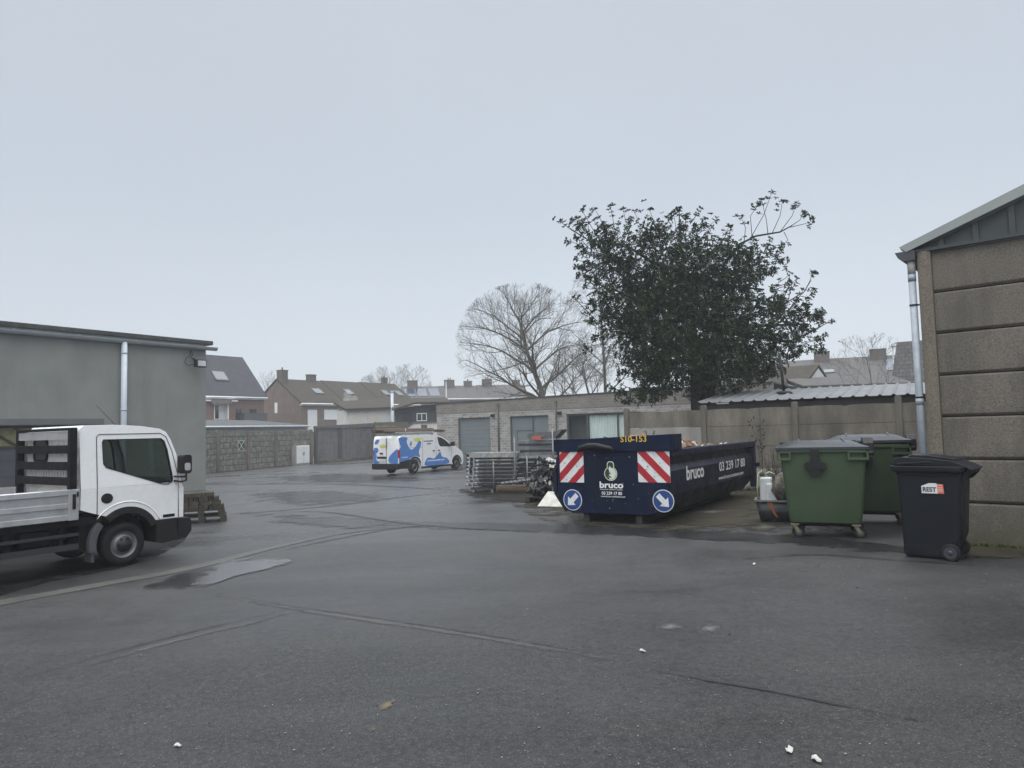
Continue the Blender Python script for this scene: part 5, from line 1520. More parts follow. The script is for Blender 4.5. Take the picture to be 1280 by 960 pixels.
rk.box(-1.1, 1.75, .13, .17, 1.94, 1.97); rk.box(-1.1, 1.75, VW - .17, VW - .13, 1.94, 1.97); rk.tube([(-.5, .16, 1.9), (-.5, .16, 2.25)], .02, 6)
rk.build('roof_rack', M('rack_metal', (.30, .31, .32), .4, .6), t)
for r_, x, y, sd_ in ((.33, 0, .12, -1), (.33, 0, VW - .12, 1), (.33, 3.56, .12, -1), (.33, 3.56, VW - .12, 1)): wheel(t, x, y, .33, r_, .21, .20, side=sd_, n=22)
gp = G(*VP)
for i, (y, r_, x0, x1, z, lab) in enumerate(((.35, .05, -1.9, 2.95, 2.06, 'rusty brown scaffold pole, nearest of those on the van roof rack'), (.75, .06, -2.0, 2.5, 2.13, 'brown timber pole in the middle of the van roof rack'), (1.15, .075, -1.8, 1.9, 2.11, 'thick brown pole on the far side of the van roof rack'))):
    z += .05; r_ *= 1.35
    o = thing('pole', lab, 'pole', gp, 31, 'poles on the van roof rack')
    m_ = MB(); m_.tube([(x0, y, z), (x1, y, z + .0)], r_, 10); m_.build('tube', M('rusty_pole', (.085, .055, .042), .7, var=.3, vs=6), o)
    m_ = MB(); m_.lathe([(r_ * 1.12, -.1), (r_ * 1.12, .1)], (x1 - .1, y, z), (1, 0, 0), 10); m_.build('end_sleeve', M('pole_sleeve', (.16, .12, .10), .6), o)
o = thing('ladder', 'pale aluminium ladder lying flat on the van roof rack', 'ladder', gp, 31)
m_ = MB(); m_.box(-1.2, 1.9, .2, .25, 2.012, 2.09); m_.box(-1.2, 1.9, .42, .47, 2.012, 2.09); m_.build('rail', ALU, o)
m_ = MB()
for k in range(11): m_.box(-1.1 + k * .29, -1.07 + k * .29, .25, .42, 2.03, 2.06)
m_.build('rungs', ALU, o)

# ------------------------------------------------------------------ navy waste skip
Rc = (2.799, 12.938)
SK = along(Rc, 33, 0, 1.21)
t = thing('waste_skip', 'long navy blue waste skip with red and white warning stripes', 'skip', G(*SK), 33)
LN = 5.8
H = 1.21
sec = [(-1.13, 1.25), (-1.13, 1.10), (-1.20, .99), (-1.20, .56), (-.95, .20), (-.7, .16), (.7, .16), (.85, .20), (1.06, .56), (1.06, .99), (1.02, 1.10), (1.02, 1.25)]
mb = MB(); n = len(sec)
inner = [(y * .955, max(z, .21)) for y, z in sec]
for x in (.06, LN):
    mb.v += [(x, y, z) for y, z in sec] + [(x, y, z) for y, z in inner]
for i in range(n - 1):
    mb.face((i, i + 1, 2 * n + i + 1, 2 * n + i)); mb.face((n + i, 3 * n + i, 3 * n + i + 1, n + i + 1), 1)
mb.build('hull', [NAVYSIDE, SKIPDARK], t, fix=False)
fr = [(-1.2, .50), (-1.12, .38), (-.95, .22), (-.80, .19), (.78, .17), (.93, .22), (1.05, .36), (1.10, .50), (1.10, 1.36), (-1.2, 1.36)]
mb = MB(); mb.prism(fr, YZ(0), 0, .06); mb.build('front_plate', NAVY, t, .01)
mb = MB(); mb.prism([(-1.30, 1.36), (1.16, 1.36), (1.16, 1.60), (.45, 1.61), (-1.0, 1.66), (-1.30, 1.67)], YZ(-.03), 0, .09); mb.box(.06, .5, -1.30, -1.26, 1.37, 1.67); mb.build('headboard', NAVY, t, .01)
mb = MB(); mb.prism([(-1.2, .5), (-.95, .22), (-.7, .16), (.7, .16), (.95, .22), (1.2, .5), (1.2, 1.3), (-1.2, 1.3)], YZ(LN), 0, .06); mb.build('rear_door', NAVYSIDE, t, .01)
for s in (-1, 1):
    mb = MB(); y0, y1 = (-1.27, -1.11) if s < 0 else (.98, 1.12)
    mb.box(.062, LN + .12, y0, y1, 1.25, 1.385); mb.build('top_rail', NAVYSIDE, t, .02)
    for x in (.12, 2.78, LN - .14):
        mb = MB()
        for a, b in (((-1.15, 1.25), (-1.145, 1.12)), ((-1.145, 1.12), (-1.222, 1.0)), ((-1.222, 1.0), (-1.222, .55)), ((-1.222, .55), (-.97, .19))):
            mb.bar((x, s * -a[0] * -1, a[1]), (x, s * -b[0] * -1, b[1]), .08, .06)
        if s < 0: mb.build('side_rib', NAVYSIDE, t)
mb = MB(); mb.box(LN - .02, LN + .16, -1.25, -1.12, .25, 1.26); mb.box(LN + .0, LN + .1, -1.36, -1.25, .75, .85); mb.build('hinge_post', NAVYSIDE, t, .01)
for y in (-.55, .55):
    mb = MB(); mb.box(.12, LN, y - .06, y + .06, -.02, .17); mb.build('runner', M('runner_steel', (.06, .055, .05), .6, .3), t)
mb = MB(); mb.tube([(-.05, .62, 1.37), (-.07, .56, 1.43), (-.08, .36, 1.475), (-.08, .18, 1.475), (-.07, -.10, 1.42), (-.05, -.16, 1.36)], [.03, .045, .055, .055, .045, .03], 8); mb.build('lifting_bail', BLACKPL, t)
FX = lambda y, z, w: (-w, y - .085, z)      # front decals: y grows to the viewer's left
fy = lambda s: 1.21 - 0 - (s + 1.78) - .0    # s measured along the face from its left edge


def stripes(y_l, y_r, z0, z1, direction, nm):
    mb = MB(); mb.prism([(y_l, z0), (y_r, z0), (y_r, z1), (y_l, z1)], FX, -.004, .003); plate = mb.build(nm, STICKW, t)
    mb = MB(); w_ = y_l - y_r; h_ = z1 - z0; per_ = .355; wd_ = .178
    for k in range(-4, 7):
        c0 = k * per_
        # band: u*dir + v between c0 and c0+wd (u from viewer's left)
        poly = [(0, 0), (w_, 0), (w_, h_), (0, h_)]
        def clip(poly, f):
            o = []
            for i in range(len(poly)):
                a, b = poly[i], poly[(i + 1) % len(poly)]; fa, fb = f(a), f(b)
                if fa >= 0: o.append(a)
                if fa * fb < 0: q = fa / (fa - fb); o.append((a[0] + (b[0] - a[0]) * q, a[1] + (b[1] - a[1]) * q))
            return o
        g_ = (lambda p: p[1] - p[0]) if direction > 0 else (lambda p: p[1] + p[0] - .55)
        poly = clip(poly, lambda p: g_(p) - c0)
        if len(poly) > 2: poly = clip(poly, lambda p: c0 + wd_ - g_(p))
        if len(poly) > 2: mb.prism([(y_l - u, z0 + v) for u, v in poly], FX, .003, .006)
    mb.build('red_stripes', STICKR, plate)
    sc_ = MB(); r2 = random.Random(y_l > 0)
    for k in range(16):
        y, z = r2.uniform(y_r + .05, y_l - .05), r2.uniform(z0 + .05, z1 - .05); q = r2.uniform(.008, .022)
        sc_.prism([(y - q, z - q * .5), (y + q * .8, z - q * .3), (y + q, z + q * .6), (y - q * .3, z + q * .4)], FX, .006, .008)
    sc_.build('scratches', M('chipped_film', (.05, .045, .05), .7), plate)['kind'] = 'stuff'


rs_ = MB(); r2 = random.Random(12)
for k in range(60):
    y, z = r2.uniform(-1.02, 1.1), r2.choice((r2.uniform(.2, 1.34), r2.uniform(.2, .5), r2.uniform(1.2, 1.34))); q = r2.uniform(.004, .02)
    rs_.prism([(y - q, z - q * r2.uniform(.3, 1)), (y + q * .8, z - q * .4), (y + q * r2.uniform(.5, 1.2), z + q * .7), (y - q * .3, z + q * r2.uniform(.4, 1.5))], FX, -.001, .001, 0 if k % 3 else 1)
rs_.build('paint_chips', [M('rust_chip', (.07, .035, .02), .9), M('pale_chip', (.16, .17, .18), .8)], t)['kind'] = 'stuff'
stripes(1.13, .60, .76, 1.45, 1, 'warning_panel'); stripes(-.53, -1.15, .79, 1.49, -1, 'warning_panel')


def arrow_sign(yc, zc, dirx):
    mb = MB(); mb.prism(circ(yc, zc, .205, 28), FX, -.004, .004); o = mb.build('arrow_sign', STICKW, t)
    mb = MB(); mb.prism(circ(yc, zc, .19, 28), FX, .004, .007); mb.build('blue_disc', STICKB, o)
    A = [(0, -.15), (-.115, -.02), (-.048, -.02), (-.048, .145), (.048, .145), (.048, -.02), (.115, -.02)]
    a = R(-45) if dirx < 0 else R(45)
    # rotate so it points down and outwards
    mb = MB(); mb.prism([(yc + (-(u * cos(a) - v * sin(a))), zc + (u * sin(a) + v * cos(a))) for u, v in A], FX, .007, .010); mb.build('arrow', STICKW, o)


arrow_sign(.865, .42, -1); arrow_sign(-1.0, .46, 1)
fr_r, up_ = (0, -1, 0), (0, 0, 1)
text('S10-153', 'skip_number', TXTY, t, (-0.032, -0.295, 1.535), fr_r, up_, .52, .115, .012)
text('bruco', 'brand_lettering', TXTW, t, (0, 0.185, 0.665), fr_r, up_, .49, .125, .03)
text('Recycling & container company', 'small_lettering', TXTW, t, (0, 0.175, 0.625), fr_r, up_, .47, .028, .01)
text('03 239 17 80', 'phone_lettering', TXTW, t, (0, 0.145, 0.54), fr_r, up_, .42, .06, .02)
text('www.bruco-containers.com', 'small_lettering', TXTW, t, (0, 0.165, 0.495), fr_r, up_, .50, .032, .01)
def ring_(cx, cz, r0_, r1_, n_=26): return circ(cx, cz, r1_, n_), circ(cx, cz, r0_, n_)
mb = MB(); mb.prism(circ(.03, .94, .135, 28), FX, -.002, .002); mb.prism(rrect(-.045, .105, 1.0, 1.175, .06), FX, -.003, .001); lg = mb.build('emblem', LOGOG, t)
mb = MB(); mb.prism(circ(.03, .94, .118, 28), FX, .002, .004); mb.prism(rrect(-.028, .088, 1.02, 1.158, .05), FX, .004, .006); mb.build('emblem_dark', LOGOD, lg)
mb = MB(); mb.prism(circ(.03, .94, .112, 22, 75, 285), FX, .006, .008); mb.prism([(.075, 1.02), (-.02, 1.0), (.045, 1.09)], FX, .006, .0085); mb.build('emblem_arrow', M('emblem_white', (.62, .66, .58), .5), lg)
mb = MB(); mb.prism([(.06, .93), (.02, .93), (.045, .99)], FX, .009, .011); mb.prism([(.10, .865), (.0, .86), (.03, .895), (.09, .90)], FX, .009, .011); mb.build('emblem_mark', M('emblem_green', (.10, .16, .06), .5), lg)
text('bruco', 'brand_lettering', TXTW, t, (.95, -1.2, .76), (1, 0, 0), up_, 1.05, .28, .025)
text('03 239 17 80', 'phone_lettering', TXTW, t, (3.05, -1.2, .80), (1, 0, 0), up_, 2.05, .20, .015)
text('www.bruco-containers.com', 'small_lettering', TXTW, t, (2.97, -1.2, .62), (1, 0, 0), up_, 1.95, .085, .01)
# the load: a heap of brick rubble
rr = random.Random(17); mb = MB()
hp = lambda x, y: 1.18 + .30 * math.exp(-((x - 2.0) / 1.5) ** 2) * (1 - (y / 1.3) ** 2) + .05 * sin(x * 5 + y * 3)
nx, ny = 26, 10; bs_ = len(mb.v)
for j in range(ny + 1):
    for i in range(nx + 1):
        x = .15 + 5.5 * i / nx; y = -1.05 + 2.1 * j / ny; mb.v.append((x, y, hp(x, y) - .06 + rr.uniform(-.03, .03)))
for j in range(ny):
    for i in range(nx): a = bs_ + j * (nx + 1) + i; mb.face((a, a + 1, a + nx + 2, a + nx + 1))
for i in range(620):
    x, y = rr.uniform(.2, 5.5), rr.uniform(-1.0, 1.0); q = rr.uniform(.05, .16)
    Mx = Matrix.Rotation(rr.uniform(0, 3), 3, 'Z') @ Matrix.Rotation(rr.gauss(0, .5), 3, 'X') @ Matrix.Rotation(rr.gauss(0, .5), 3, 'Y')
    mb.obox((x, y, hp(x, y) + rr.uniform(-.03, .05)), (q * 1.6, q, q * .6), Mx, rr.choice((0, 0, 0, 1, 2)))
for i in range(14):
    x, y = rr.uniform(.8, 4.5), rr.uniform(-.9, .3); a = rr.uniform(0, 3)
    mb.bar((x, y, hp(x, y)), (x + .5 * cos(a), y + .5 * sin(a), hp(x, y) + rr.uniform(0, .15)), .07, .025, rr.choice((1, 2)))
o = mb.build('rubble', [RUBBLE, M('pale_rubble', (.42, .38, .33), .9, var=.3, vs=8), PLY], fix=False)
o.location = G(*SK); o.rotation_euler = (0, 0, pi / 2 - R(33)); kind(o, 'stuff')
o = thing('twiggy_plant', 'small leafy twig sticking up out of the skip rubble', 'plant', G(*along(SK, 33, 2.3, .1), 1.42))
mb = MB(); lv = MB()
for k in range(7):
    a = rr.uniform(0, 6.28); e_ = Vector((.16 * cos(a), .16 * sin(a), rr.uniform(.12, .3))); mb.tube([(0, 0, -.1), e_ * .6, e_], .006, 4)
    for q in range(4):
        c_ = e_ * rr.uniform(.6, 1.0); a2 = rr.uniform(0, 6.28); d2 = Vector((cos(a2), sin(a2), .4)) * .07; s2 = Vector((-sin(a2), cos(a2), 0)) * .02
        lv.poly([c_, c_ + d2 * .5 + s2, c_ + d2, c_ + d2 * .5 - s2])
mb.build('stem', DARKWOOD, o); lv.build('leaves', LEAF, o, fix=False)


# ------------------------------------------------------------------ green four-wheeled bins
def green_bin():
    t = thing('waste_container', 'green four-wheeled waste bin with grey lid and black front lock, the nearer of two', 'bin', (0, 0, 0), 112, 'green four-wheeled waste bins')
    # local x along the front (0..1.2), y away from the viewer, z up
    def ring(z, x0, x1, y0, y1, r_): return [(x, y, z) for x, y in rrect(x0, x1, y0, y1, r_, 4)]
    mb = MB()
    mb.loft([ring(.20, -.08, .84, .10, .80, .10), ring(.235, -.13, .88, .04, .86, .09), ring(.42, -.155, .905, .0, .90, .07), ring(1.18, -.22, .97, -.06, .97, .05), ring(1.33, -.235, .985, -.075, .99, .05)], smooth=False)
    mb.build('body', BINGREEN, t, .012)
    mb = MB(); o_ = rrect(-.275, 1.005, -.11, 1.02, .06); i_ = rrect(-.225, .965, -.05, .97, .05)
    mb.prism(o_, XY(1.315), 0, .05, 0, [i_])
    for x0, x1 in ((-.275, -.07), (.72, 1.005)):
        mb.prism([(x0, 1.19), (x1, 1.19), (x1, 1.315), (x0, 1.315)], XZ(-.115), 0, .035, 0, [[(x0 + .03, 1.225), (x1 - .03, 1.225), (x1 - .03, 1.30), (x0 + .03, 1.30)]])
    mb.box(.97, 1.005, -.08, .28, 1.19, 1.315)
    mb.build('rim', BINGREEN, t, .008)
    # domed lid: low at the front edge, higher at the hinge
    mb = MB(); N_ = 14
    rows = []
    for j in range(9):
        v = j / 8; y = -.115 + 1.15 * v; row = []
        for i in range(N_ + 1):
            u = i / N_; x = -.285 + 1.30 * u
            edge = min(u, 1 - u) * N_ / 2.2; e2 = min(v * 5, (1 - v) * 6)
            z = 1.372 + .012 + .055 * min(1, edge) * min(1, e2) + .05 * v * (1 - (2 * u - 1) ** 4)
            row.append((x, y, z))
        rows.append(row)
    for row in rows: mb.v += row
    for j in range(8):
        for i in range(N_): a = j * (N_ + 1) + i; mb.face((a, a + 1, a + N_ + 2, a + N_ + 1), 0, True)
    nv = len(mb.v)
    mb.box(-.29, 1.02, -.12, -.085, 1.345, 1.392); mb.box(-.29, -.262, -.085, 1.03, 1.345, 1.392); mb.box(.992, 1.02, -.085, 1.03, 1.345, 1.392)
    # raised strengthening ribs
    for x in (.02, .68): mb.hexa([(x, .12, 1.40), (x + .05, .12, 1.40), (x + .05, .95, 1.47), (x, .95, 1.47), (x + .01, .22, 1.462), (x + .04, .22, 1.462), (x + .04, .93, 1.505), (x + .01, .93, 1.505)])
    mb.build('lid', BINLID, t, .006, fix=False)
    mb = MB()
    for x in (1.0,):
        mb.prism([(.72, 1.26), (1.10, 1.22), (1.18, 1.36), (1.12, 1.50), (.86, 1.49), (.74, 1.42)], YZ(x if x > 0 else x - .08), 0, .15)
        hm_ = MB(); hm_.prism([(.55, 1.33), (.72, 1.33), (.72, 1.43), (.55, 1.42)], YZ(x), 0, .05); hm_.build('lid_handle', BLACKPL, t, .006)
        hm_ = MB(); hm_.tube([(1.0, .10, 1.28), (1.09, .10, 1.28)], .035, 10); hm_.build('trunnion', BLACKPL, t)
    for x in (-.1, .1, .3, .5, .7, .86): mb.box(x, x + .05, .98, 1.12, 1.30, 1.46)
    mb.tube([(-.25, 1.09, 1.42), (1.08, 1.09, 1.42)], .025, 8)
    mb.build('hinge', BLACKPL, t, .008)
    mb = MB(); mb.prism(rrect(.11, .43, 1.05, 1.16, .05), XZ(-.125), 0, .10); mb.prism(rrect(.19, .35, .97, 1.20, .03), XZ(-.118), 0, .09)
    mb.box(.21, .33, -.125, -.02, 1.17, 1.36); mb.prism(circ(.28, 1.10, .04, 14), XZ(-.15), 0, .03); mb.build('lock', BLACKPL, t, .01)
    for x in (-.06, .80):
        for y in (.10, .74):
            k = MB(); k.lathe([(.085, -.02), (.095, -.012), (.095, .012), (.085, .02)], (x + .045, y, .085), (0, 1, 0), 18); k.lathe([(.05, -.024), (.05, .024)], (x + .045, y, .085), (0, 1, 0), 12, 1)
            wl = k.build('castor', [RUBBER, GREYPL], t)
            k = MB()
            for yy in (-.042, .032): k.prism([(x - .05, .20), (x + .025, .20), (x + .065, .085), (x + .035, .07)], XZ(y + yy), 0, .010)
            k.box(x - .06, x + .06, y - .06, y + .06, .195, .215); k.lathe([(.014, -.05), (.014, .05)], (x + .045, y, .085), (0, 1, 0), 8); k.build('fork', CASTOR, wl)
    mb = MB(); mb.box(-.06, .82, .2, .26, .16, .21); mb.box(-.06, .82, .68, .74, .16, .21); mb.build('underframe', CHASSIS, t)
    return t


gb = green_bin(); gb.location = G(4.359, 11.032)
g2 = copy_tree(gb); g2.location = G(*along((6.287, 11.946), 112, -.68, .05)); g2.rotation_euler = (0, 0, pi / 2 - R(115))
[c for c in g2.children if c.name.startswith('lid')][0].scale.z = 1.03
g2['label'] = 'green four-wheeled waste bin standing behind and right of the nearer one'

# ------------------------------------------------------------------ dark wheelie bin
t = thing('wheelie_bin', 'dark blue-grey wheelie bin with REST sticker by the building corner', 'bin', G(4.942, 9.208), 132)
def ringb(z, x0, x1, y0, y1, r_): return [(x, y, z) for x, y in rrect(x0, x1, y0, y1, r_, 5)]
mb = MB()
mb.loft([ringb(.01, .03, .50, .04, .50, .05), ringb(.04, .0, .55, .02, .52, .05), ringb(.16, .0, .60, .02, .52, .05), ringb(.30, .0, .655, .01, .54, .05), ringb(1.06, -.01, .70, -.02, .60, .04)], smooth=False)
mb.build('body', BINDARK, t, .012, 3)
mb = MB()
mb.loft([ringb(1.04, -.02, .71, -.03, .61, .04), ringb(1.075, -.03, .72, -.035, .615, .05), ringb(1.10, -.075, .745, -.06, .64, .05), ringb(1.155, -.085, .755, -.065, .645, .05), ringb(1.165, -.08, .75, -.06, .64, .05)]); mb.build('rim', BINDARK, t, .006)
mb = MB()
# lid: sloping wedge with a raised centre, open a finger at the front
L0 = [(-.065, 1.185), (-.02, 1.255), (.06, 1.275), (.35, 1.262), (.62, 1.232), (.78, 1.158), (.83, 1.128), (.83, 1.112), (.74, 1.165), (-.06, 1.172)]
mb.prism(L0, XZ(-.055), 0, .69)
mb.prism([(.10, 1.272), (.16, 1.300), (.34, 1.292), (.60, 1.255), (.64, 1.235)], XZ(.02), 0, .54)
mb.prism([(.0, 1.20), (.36, 1.225), (.42, 1.205), (.05, 1.18)], XZ(-.066), 0, .02)
mb.build('lid', BINDARK, t, .018, 3)
mb = MB(); mb.tube([(.80, .02, 1.10), (.80, .56, 1.10)], .02, 10); mb.prism([(.68, 1.10), (.80, 1.13), (.82, 1.09), (.74, 1.0), (.70, .98)], XZ(.03), 0, .05); mb.prism([(.68, 1.10), (.80, 1.13), (.82, 1.09), (.74, 1.0), (.70, .98)], XZ(.50), 0, .05); mb.build('handle', BINDARK, t, .006)
for y in (-.03, .57):
    mb = MB(); mb.lathe([(.075, -.028), (.10, -.026), (.108, -.015), (.108, .015), (.10, .026), (.075, .028)], (.54, y, .108), (0, 1, 0), 26); wl = mb.build('wheel', RUBBER, t)
    mb = MB(); mb.lathe([(.072, -.03), (.072, -.012), (.03, -.012), (.03, -.032), (.012, -.034)], (.54, y, .108), (0, 1 if y < .2 else -1, 0), 20)
    for k in range(5): a = 2 * pi * k / 5; mb.bar((.54 + .025 * cos(a), y - .02, .108 + .025 * sin(a)), (.54 + .072 * cos(a), y - .02, .108 + .072 * sin(a)), .014, .014)
    mb.build('hub', M('bin_hub', (.03, .033, .04), .5), wl)
# sticker
zc = .885; yb = -.0255
SYZ = lambda u, v, w: (u, -.004 - (v - .30) / .76 * .03 - .0035 - w, v)
mb = MB(); mb.prism([(.265, .825), (.44, .825), (.44, .945), (.42, .952), (.35, .952), (.30, .93), (.265, .915)], SYZ, 0, .002); s_ = mb.build('sticker', STICKW, t)
mb = MB(); mb.prism([(.44, .825), (.512, .825), (.505, .942), (.44, .945)], SYZ, 0, .002); mb.build('sticker_orange', STORANGE, s_)
mb = MB()
for z in (.925, .895, .875, .855): mb.prism([(.447, z), (.50, z), (.50, z + .006), (.447, z + .006)], SYZ, .002, .003)
mb.build('sticker_lines', STICKW, s_)
p0 = Vector(SYZ(.28, .845, .002)); text('REST', 'sticker_lettering', TXTK, s_, p0 + Vector((0, -.001, 0)), (1, 0, 0), (0, -.0395, 1), .148, .058, .028)

# ------------------------------------------------------------------ tub, jerrycan and dead plant by the slab fence
t = thing('mortar_tub', 'black mortar tub with orange smear left of the green bins', 'tub', G(4.48, 12.944), 112)
mb = MB(); rg = lambda z, g_: [(x, y, z) for x, y in rrect(-.06 - g_, .48 + g_, 0 - g_, .40 + g_, .12, 5)]
mb.loft([rg(.0, 0), rg(.38, .07), rg(.38, .05), rg(.03, -.03)], smooth=True); mb.build('tub_body', TUB, t)
mb = MB(); mb.prism(rrect(-.155, .575, -.095, .495, .14), XY(.375), 0, .03, 0, [rrect(-.115, .535, -.055, .455, .12)]); mb.build('tub_rim', M('worn_tub_rim', (.14, .145, .15), .5, var=.2), t)
mb = MB(); mb.prism(smooth_closed([(.07, .36), (.16, .35), (.19, .22), (.24, .10), (.20, .12), (.13, .25)], 4), lambda u, v, w: (u, -.005 - .07 * v / .38 - w, v), 0, .004); mb.build('paint_smear', RUST, t)
t = thing('jerrycan', 'white plastic jerrycan with pale hose standing in the black tub', 'jerrycan', G(4.48, 12.944, .03), 112)
mb = MB(); mb.box(-.05, .17, .10, .28, .06, .77); mb.build('can_body', CANW, t, .04, 3)
mb = MB(); mb.box(.06, .24, .05, .10, .10, .66); mb.build('can_side', CANW, t, .02)
mb = MB(); mb.lathe([(.045, 0), (.045, .06), (.02, .065)], (.0, .2, .79), n=12); mb.build('cap', GREYPL, t)
mb = MB(); mb.tube([(.06, .2, .80), (.0, .15, .89), (-.07, .08, .84), (-.09, .06, .6), (-.09, .07, .38)], .012, 6); mb.tube([(.04, .2, .82), (.12, .2, .86), (.22, .2, .82)], .014, 6); mb.build('hose', HOSE, t)
t = thing('rubble_bag', 'dark dusty bag of rubbish lying on the black tub beside the jerrycan', 'bag', G(*along((4.48, 12.944), 112, .36, .06), .38))
mb = MB(); rr = random.Random(6)
rows = 9; rings = []
for j in range(rows + 1):
    th = pi * j / rows; ring = []
    for i in range(12):
        a = 2 * pi * i / 12; q = 1 + .28 * mnoise.noise(Vector((cos(a) * 1.7, sin(a) * 1.7, j * .6)))
        ring.append((.20 * sin(th) * cos(a) * q + .001 * cos(a), .17 * sin(th) * sin(a) * q + .001 * sin(a), .24 - .25 * cos(th) * (1 + .1 * q)))
    rings.append(ring)
mb.loft(rings, smooth=True); mb.build('bag_body', M('dusty_bag', (.055, .05, .038), .85, var=.45, vs=9, dirt=(.28, .26, .21), dirt_amt=.7, ds=8), t)
t = thing('dead_plant', 'dry brown climbing plant against the slab fence above the tub', 'plant', G(6.95, 18.9))
mb = MB(); lv = MB()
for k in range(20):
    a = rr.uniform(0, 6.28); h_ = rr.uniform(.4, 1.15); e_ = Vector((.45 * rr.gauss(0, .6), .2 * rr.gauss(0, .6) , h_)); mb.tube([(rr.gauss(0, .08), rr.gauss(0, .05), -.05), e_ * .55 + Vector((rr.gauss(0, .05), 0, 0)), e_], [.012, .009, .005], 4)
    for q in range(16):
        c_ = e_ * rr.uniform(.35, 1.0) + Vector((rr.gauss(0, .06), rr.gauss(0, .06), rr.gauss(0, .06))); a2 = rr.uniform(0, 6.28); d2 = Vector((cos(a2), sin(a2), rr.uniform(-.6, .4))) * .06; s2 = Vector((-sin(a2), cos(a2), 0)) * .02
        lv.poly([c_, c_ + d2 * .5 + s2, c_ + d2, c_ + d2 * .5 - s2])
mb.build('stem', DARKWOOD, t, fix=False); lv.build('leaves', DRYPL, t, fix=False)
t = thing('climbing_plant', 'thin bare creeper on the slab fence near the middle post', 'plant', G(*along(FQ, 120, .15, -.06)))
mb = MB(); lv = MB()
for k in range(4):
    x = rr.gauss(0, .2); pts = [Vector((x * .3, 0, 0)), Vector((x * .6, -.02, 1.0)), Vector((x + rr.gauss(0, .1), -.02, rr.uniform(1.5, 2.35)))]; mb.tube(pts, .004, 4)
    for q in range(12):
        c_ = pts[1].lerp(pts[2], rr.random()) + Vector((rr.gauss(0, .06), -.03, rr.gauss(0, .06))); a2 = rr.uniform(0, 6.28); d2 = Vector((cos(a2), -.2, sin(a2))) * .06; s2 = Vector((-sin(a2), 0, cos(a2))) * .022
        lv.poly([c_, c_ + d2 * .5 + s2, c_ + d2, c_ + d2 * .5 - s2])
mb.build('stem', DARKWOOD, t, fix=False); lv.build('leaves', DRYPL, t, fix=False)

# ------------------------------------------------------------------ pallet of old paving bricks by the truck
def pallet(name, label, loc, head, L_=1.2, W_=1.0, group=None):
    t = thing(name, label, 'pallet', loc, head, group)
    d = MB()
    for i in range(7): y = W_ * i / 6.0 * .9; d.box(0, L_, y, y + .1 * W_, .122, .144)
    d.build('deck', PALLETW, t)
    for i in range(3):
        x = (L_ - .14) * i / 2
        b = MB(); b.box(x, x + .14, 0, W_, .100, .122); b.box(x, x + .14, 0, W_, 0, .022)
        for y in (0, (W_ - .14) / 2, W_ - .14): b.box(x, x + .14, y, y + .14, .022, .10)
        b.build('bearer', PALLETW, t)
    return t


PP = (-7.68, 16.22)
pallet('pallet', 'lower wooden pallet under the old paving bricks by the truck bumper', G(*PP), 68, 1.06, .95)
pallet('pallet', 'upper wooden pallet bearing the old paving bricks by the truck bumper', G(*PP, .146), 67, 1.02, .95)
rr = random.Random(9)
first = None; cnt = 0
for lv_, nn_ in ((0, 9), (1, 4), (2, 8), (3, 3)):
    flat = lv_ % 2 == 1                       # every other course lies lengthwise
    for row in range(4 if flat else 2):
        for i in range(nn_):
            if lv_ == 3 and rr.random() < .3: continue
            x = .04 + ((.225 * i + .08 * (lv_ == 3)) if flat else .106 * i) + rr.uniform(-.012, .012); y = .04 + row * (.115 if flat else .23) + rr.uniform(-.018, .018)
            if first is None:
                m_ = MB(); m_.box(0, .098, 0, .21, 0, .098); first = m_.build('paving_brick', OLDBRICK, None, .006)
                tag(first, 'old brown paving brick stacked on the wooden pallet by the truck', 'brick', 'paving bricks on the pallet'); b = first
            else:
                b = first.copy(); col.objects.link(b)
            if flat: y += .098
            q = along(PP, 68, x, y); b.location = G(*q, .292 + lv_ * .099); b.rotation_euler = (0, 0, pi / 2 - R(68) + rr.uniform(-.07, .07) - (pi / 2 if flat else 0))

# ------------------------------------------------------------------ scaffold parts stacked in the yard
SO = (-1.254, 22.237)
SG = G(*SO)


def scaffold_frame():
    t = thing('scaffold_ladder', '', 'scaffold frame', (0, 0, 0), 112, 'scaffold frames in the low stack')
    mb = MB()
    for y in (.04, .70): mb.tube([(-.22, y, .06), (1.42, y, .06)], .028, 8)
    mb.build('tube', GALV, t)
    mb = MB()
    for x in (.05, .5, .95, 1.36): mb.tube([(x, .04, .06), (x, .70, .06)], .02, 6)
    for y in (.0,): mb.box(.18, 1.32, y - .012, y + .012, .03, .10)
    mb.build('rung', GALVDK, t)
    mb = MB()
    for y in (.04, .70): mb.lathe([(.036, 0), (.036, .10)], (-.25, y, .06), (1, 0, 0), 8)
    mb.box(-.17, -.13, -.03, .01, .0, .12); mb.box(-.02, .02, -.03, .01, .0, .12); mb.build('coupler', M('bright_steel', (.48, .50, .52), .35, .8, var=.2), t)
    mb = MB()
    for k in range(13): mb.prism(circ(.24 + k * .085, .065, .017, 8), XZ(-.018), 0, .004)
    mb.build('holes', CHASSIS, t)
    return t


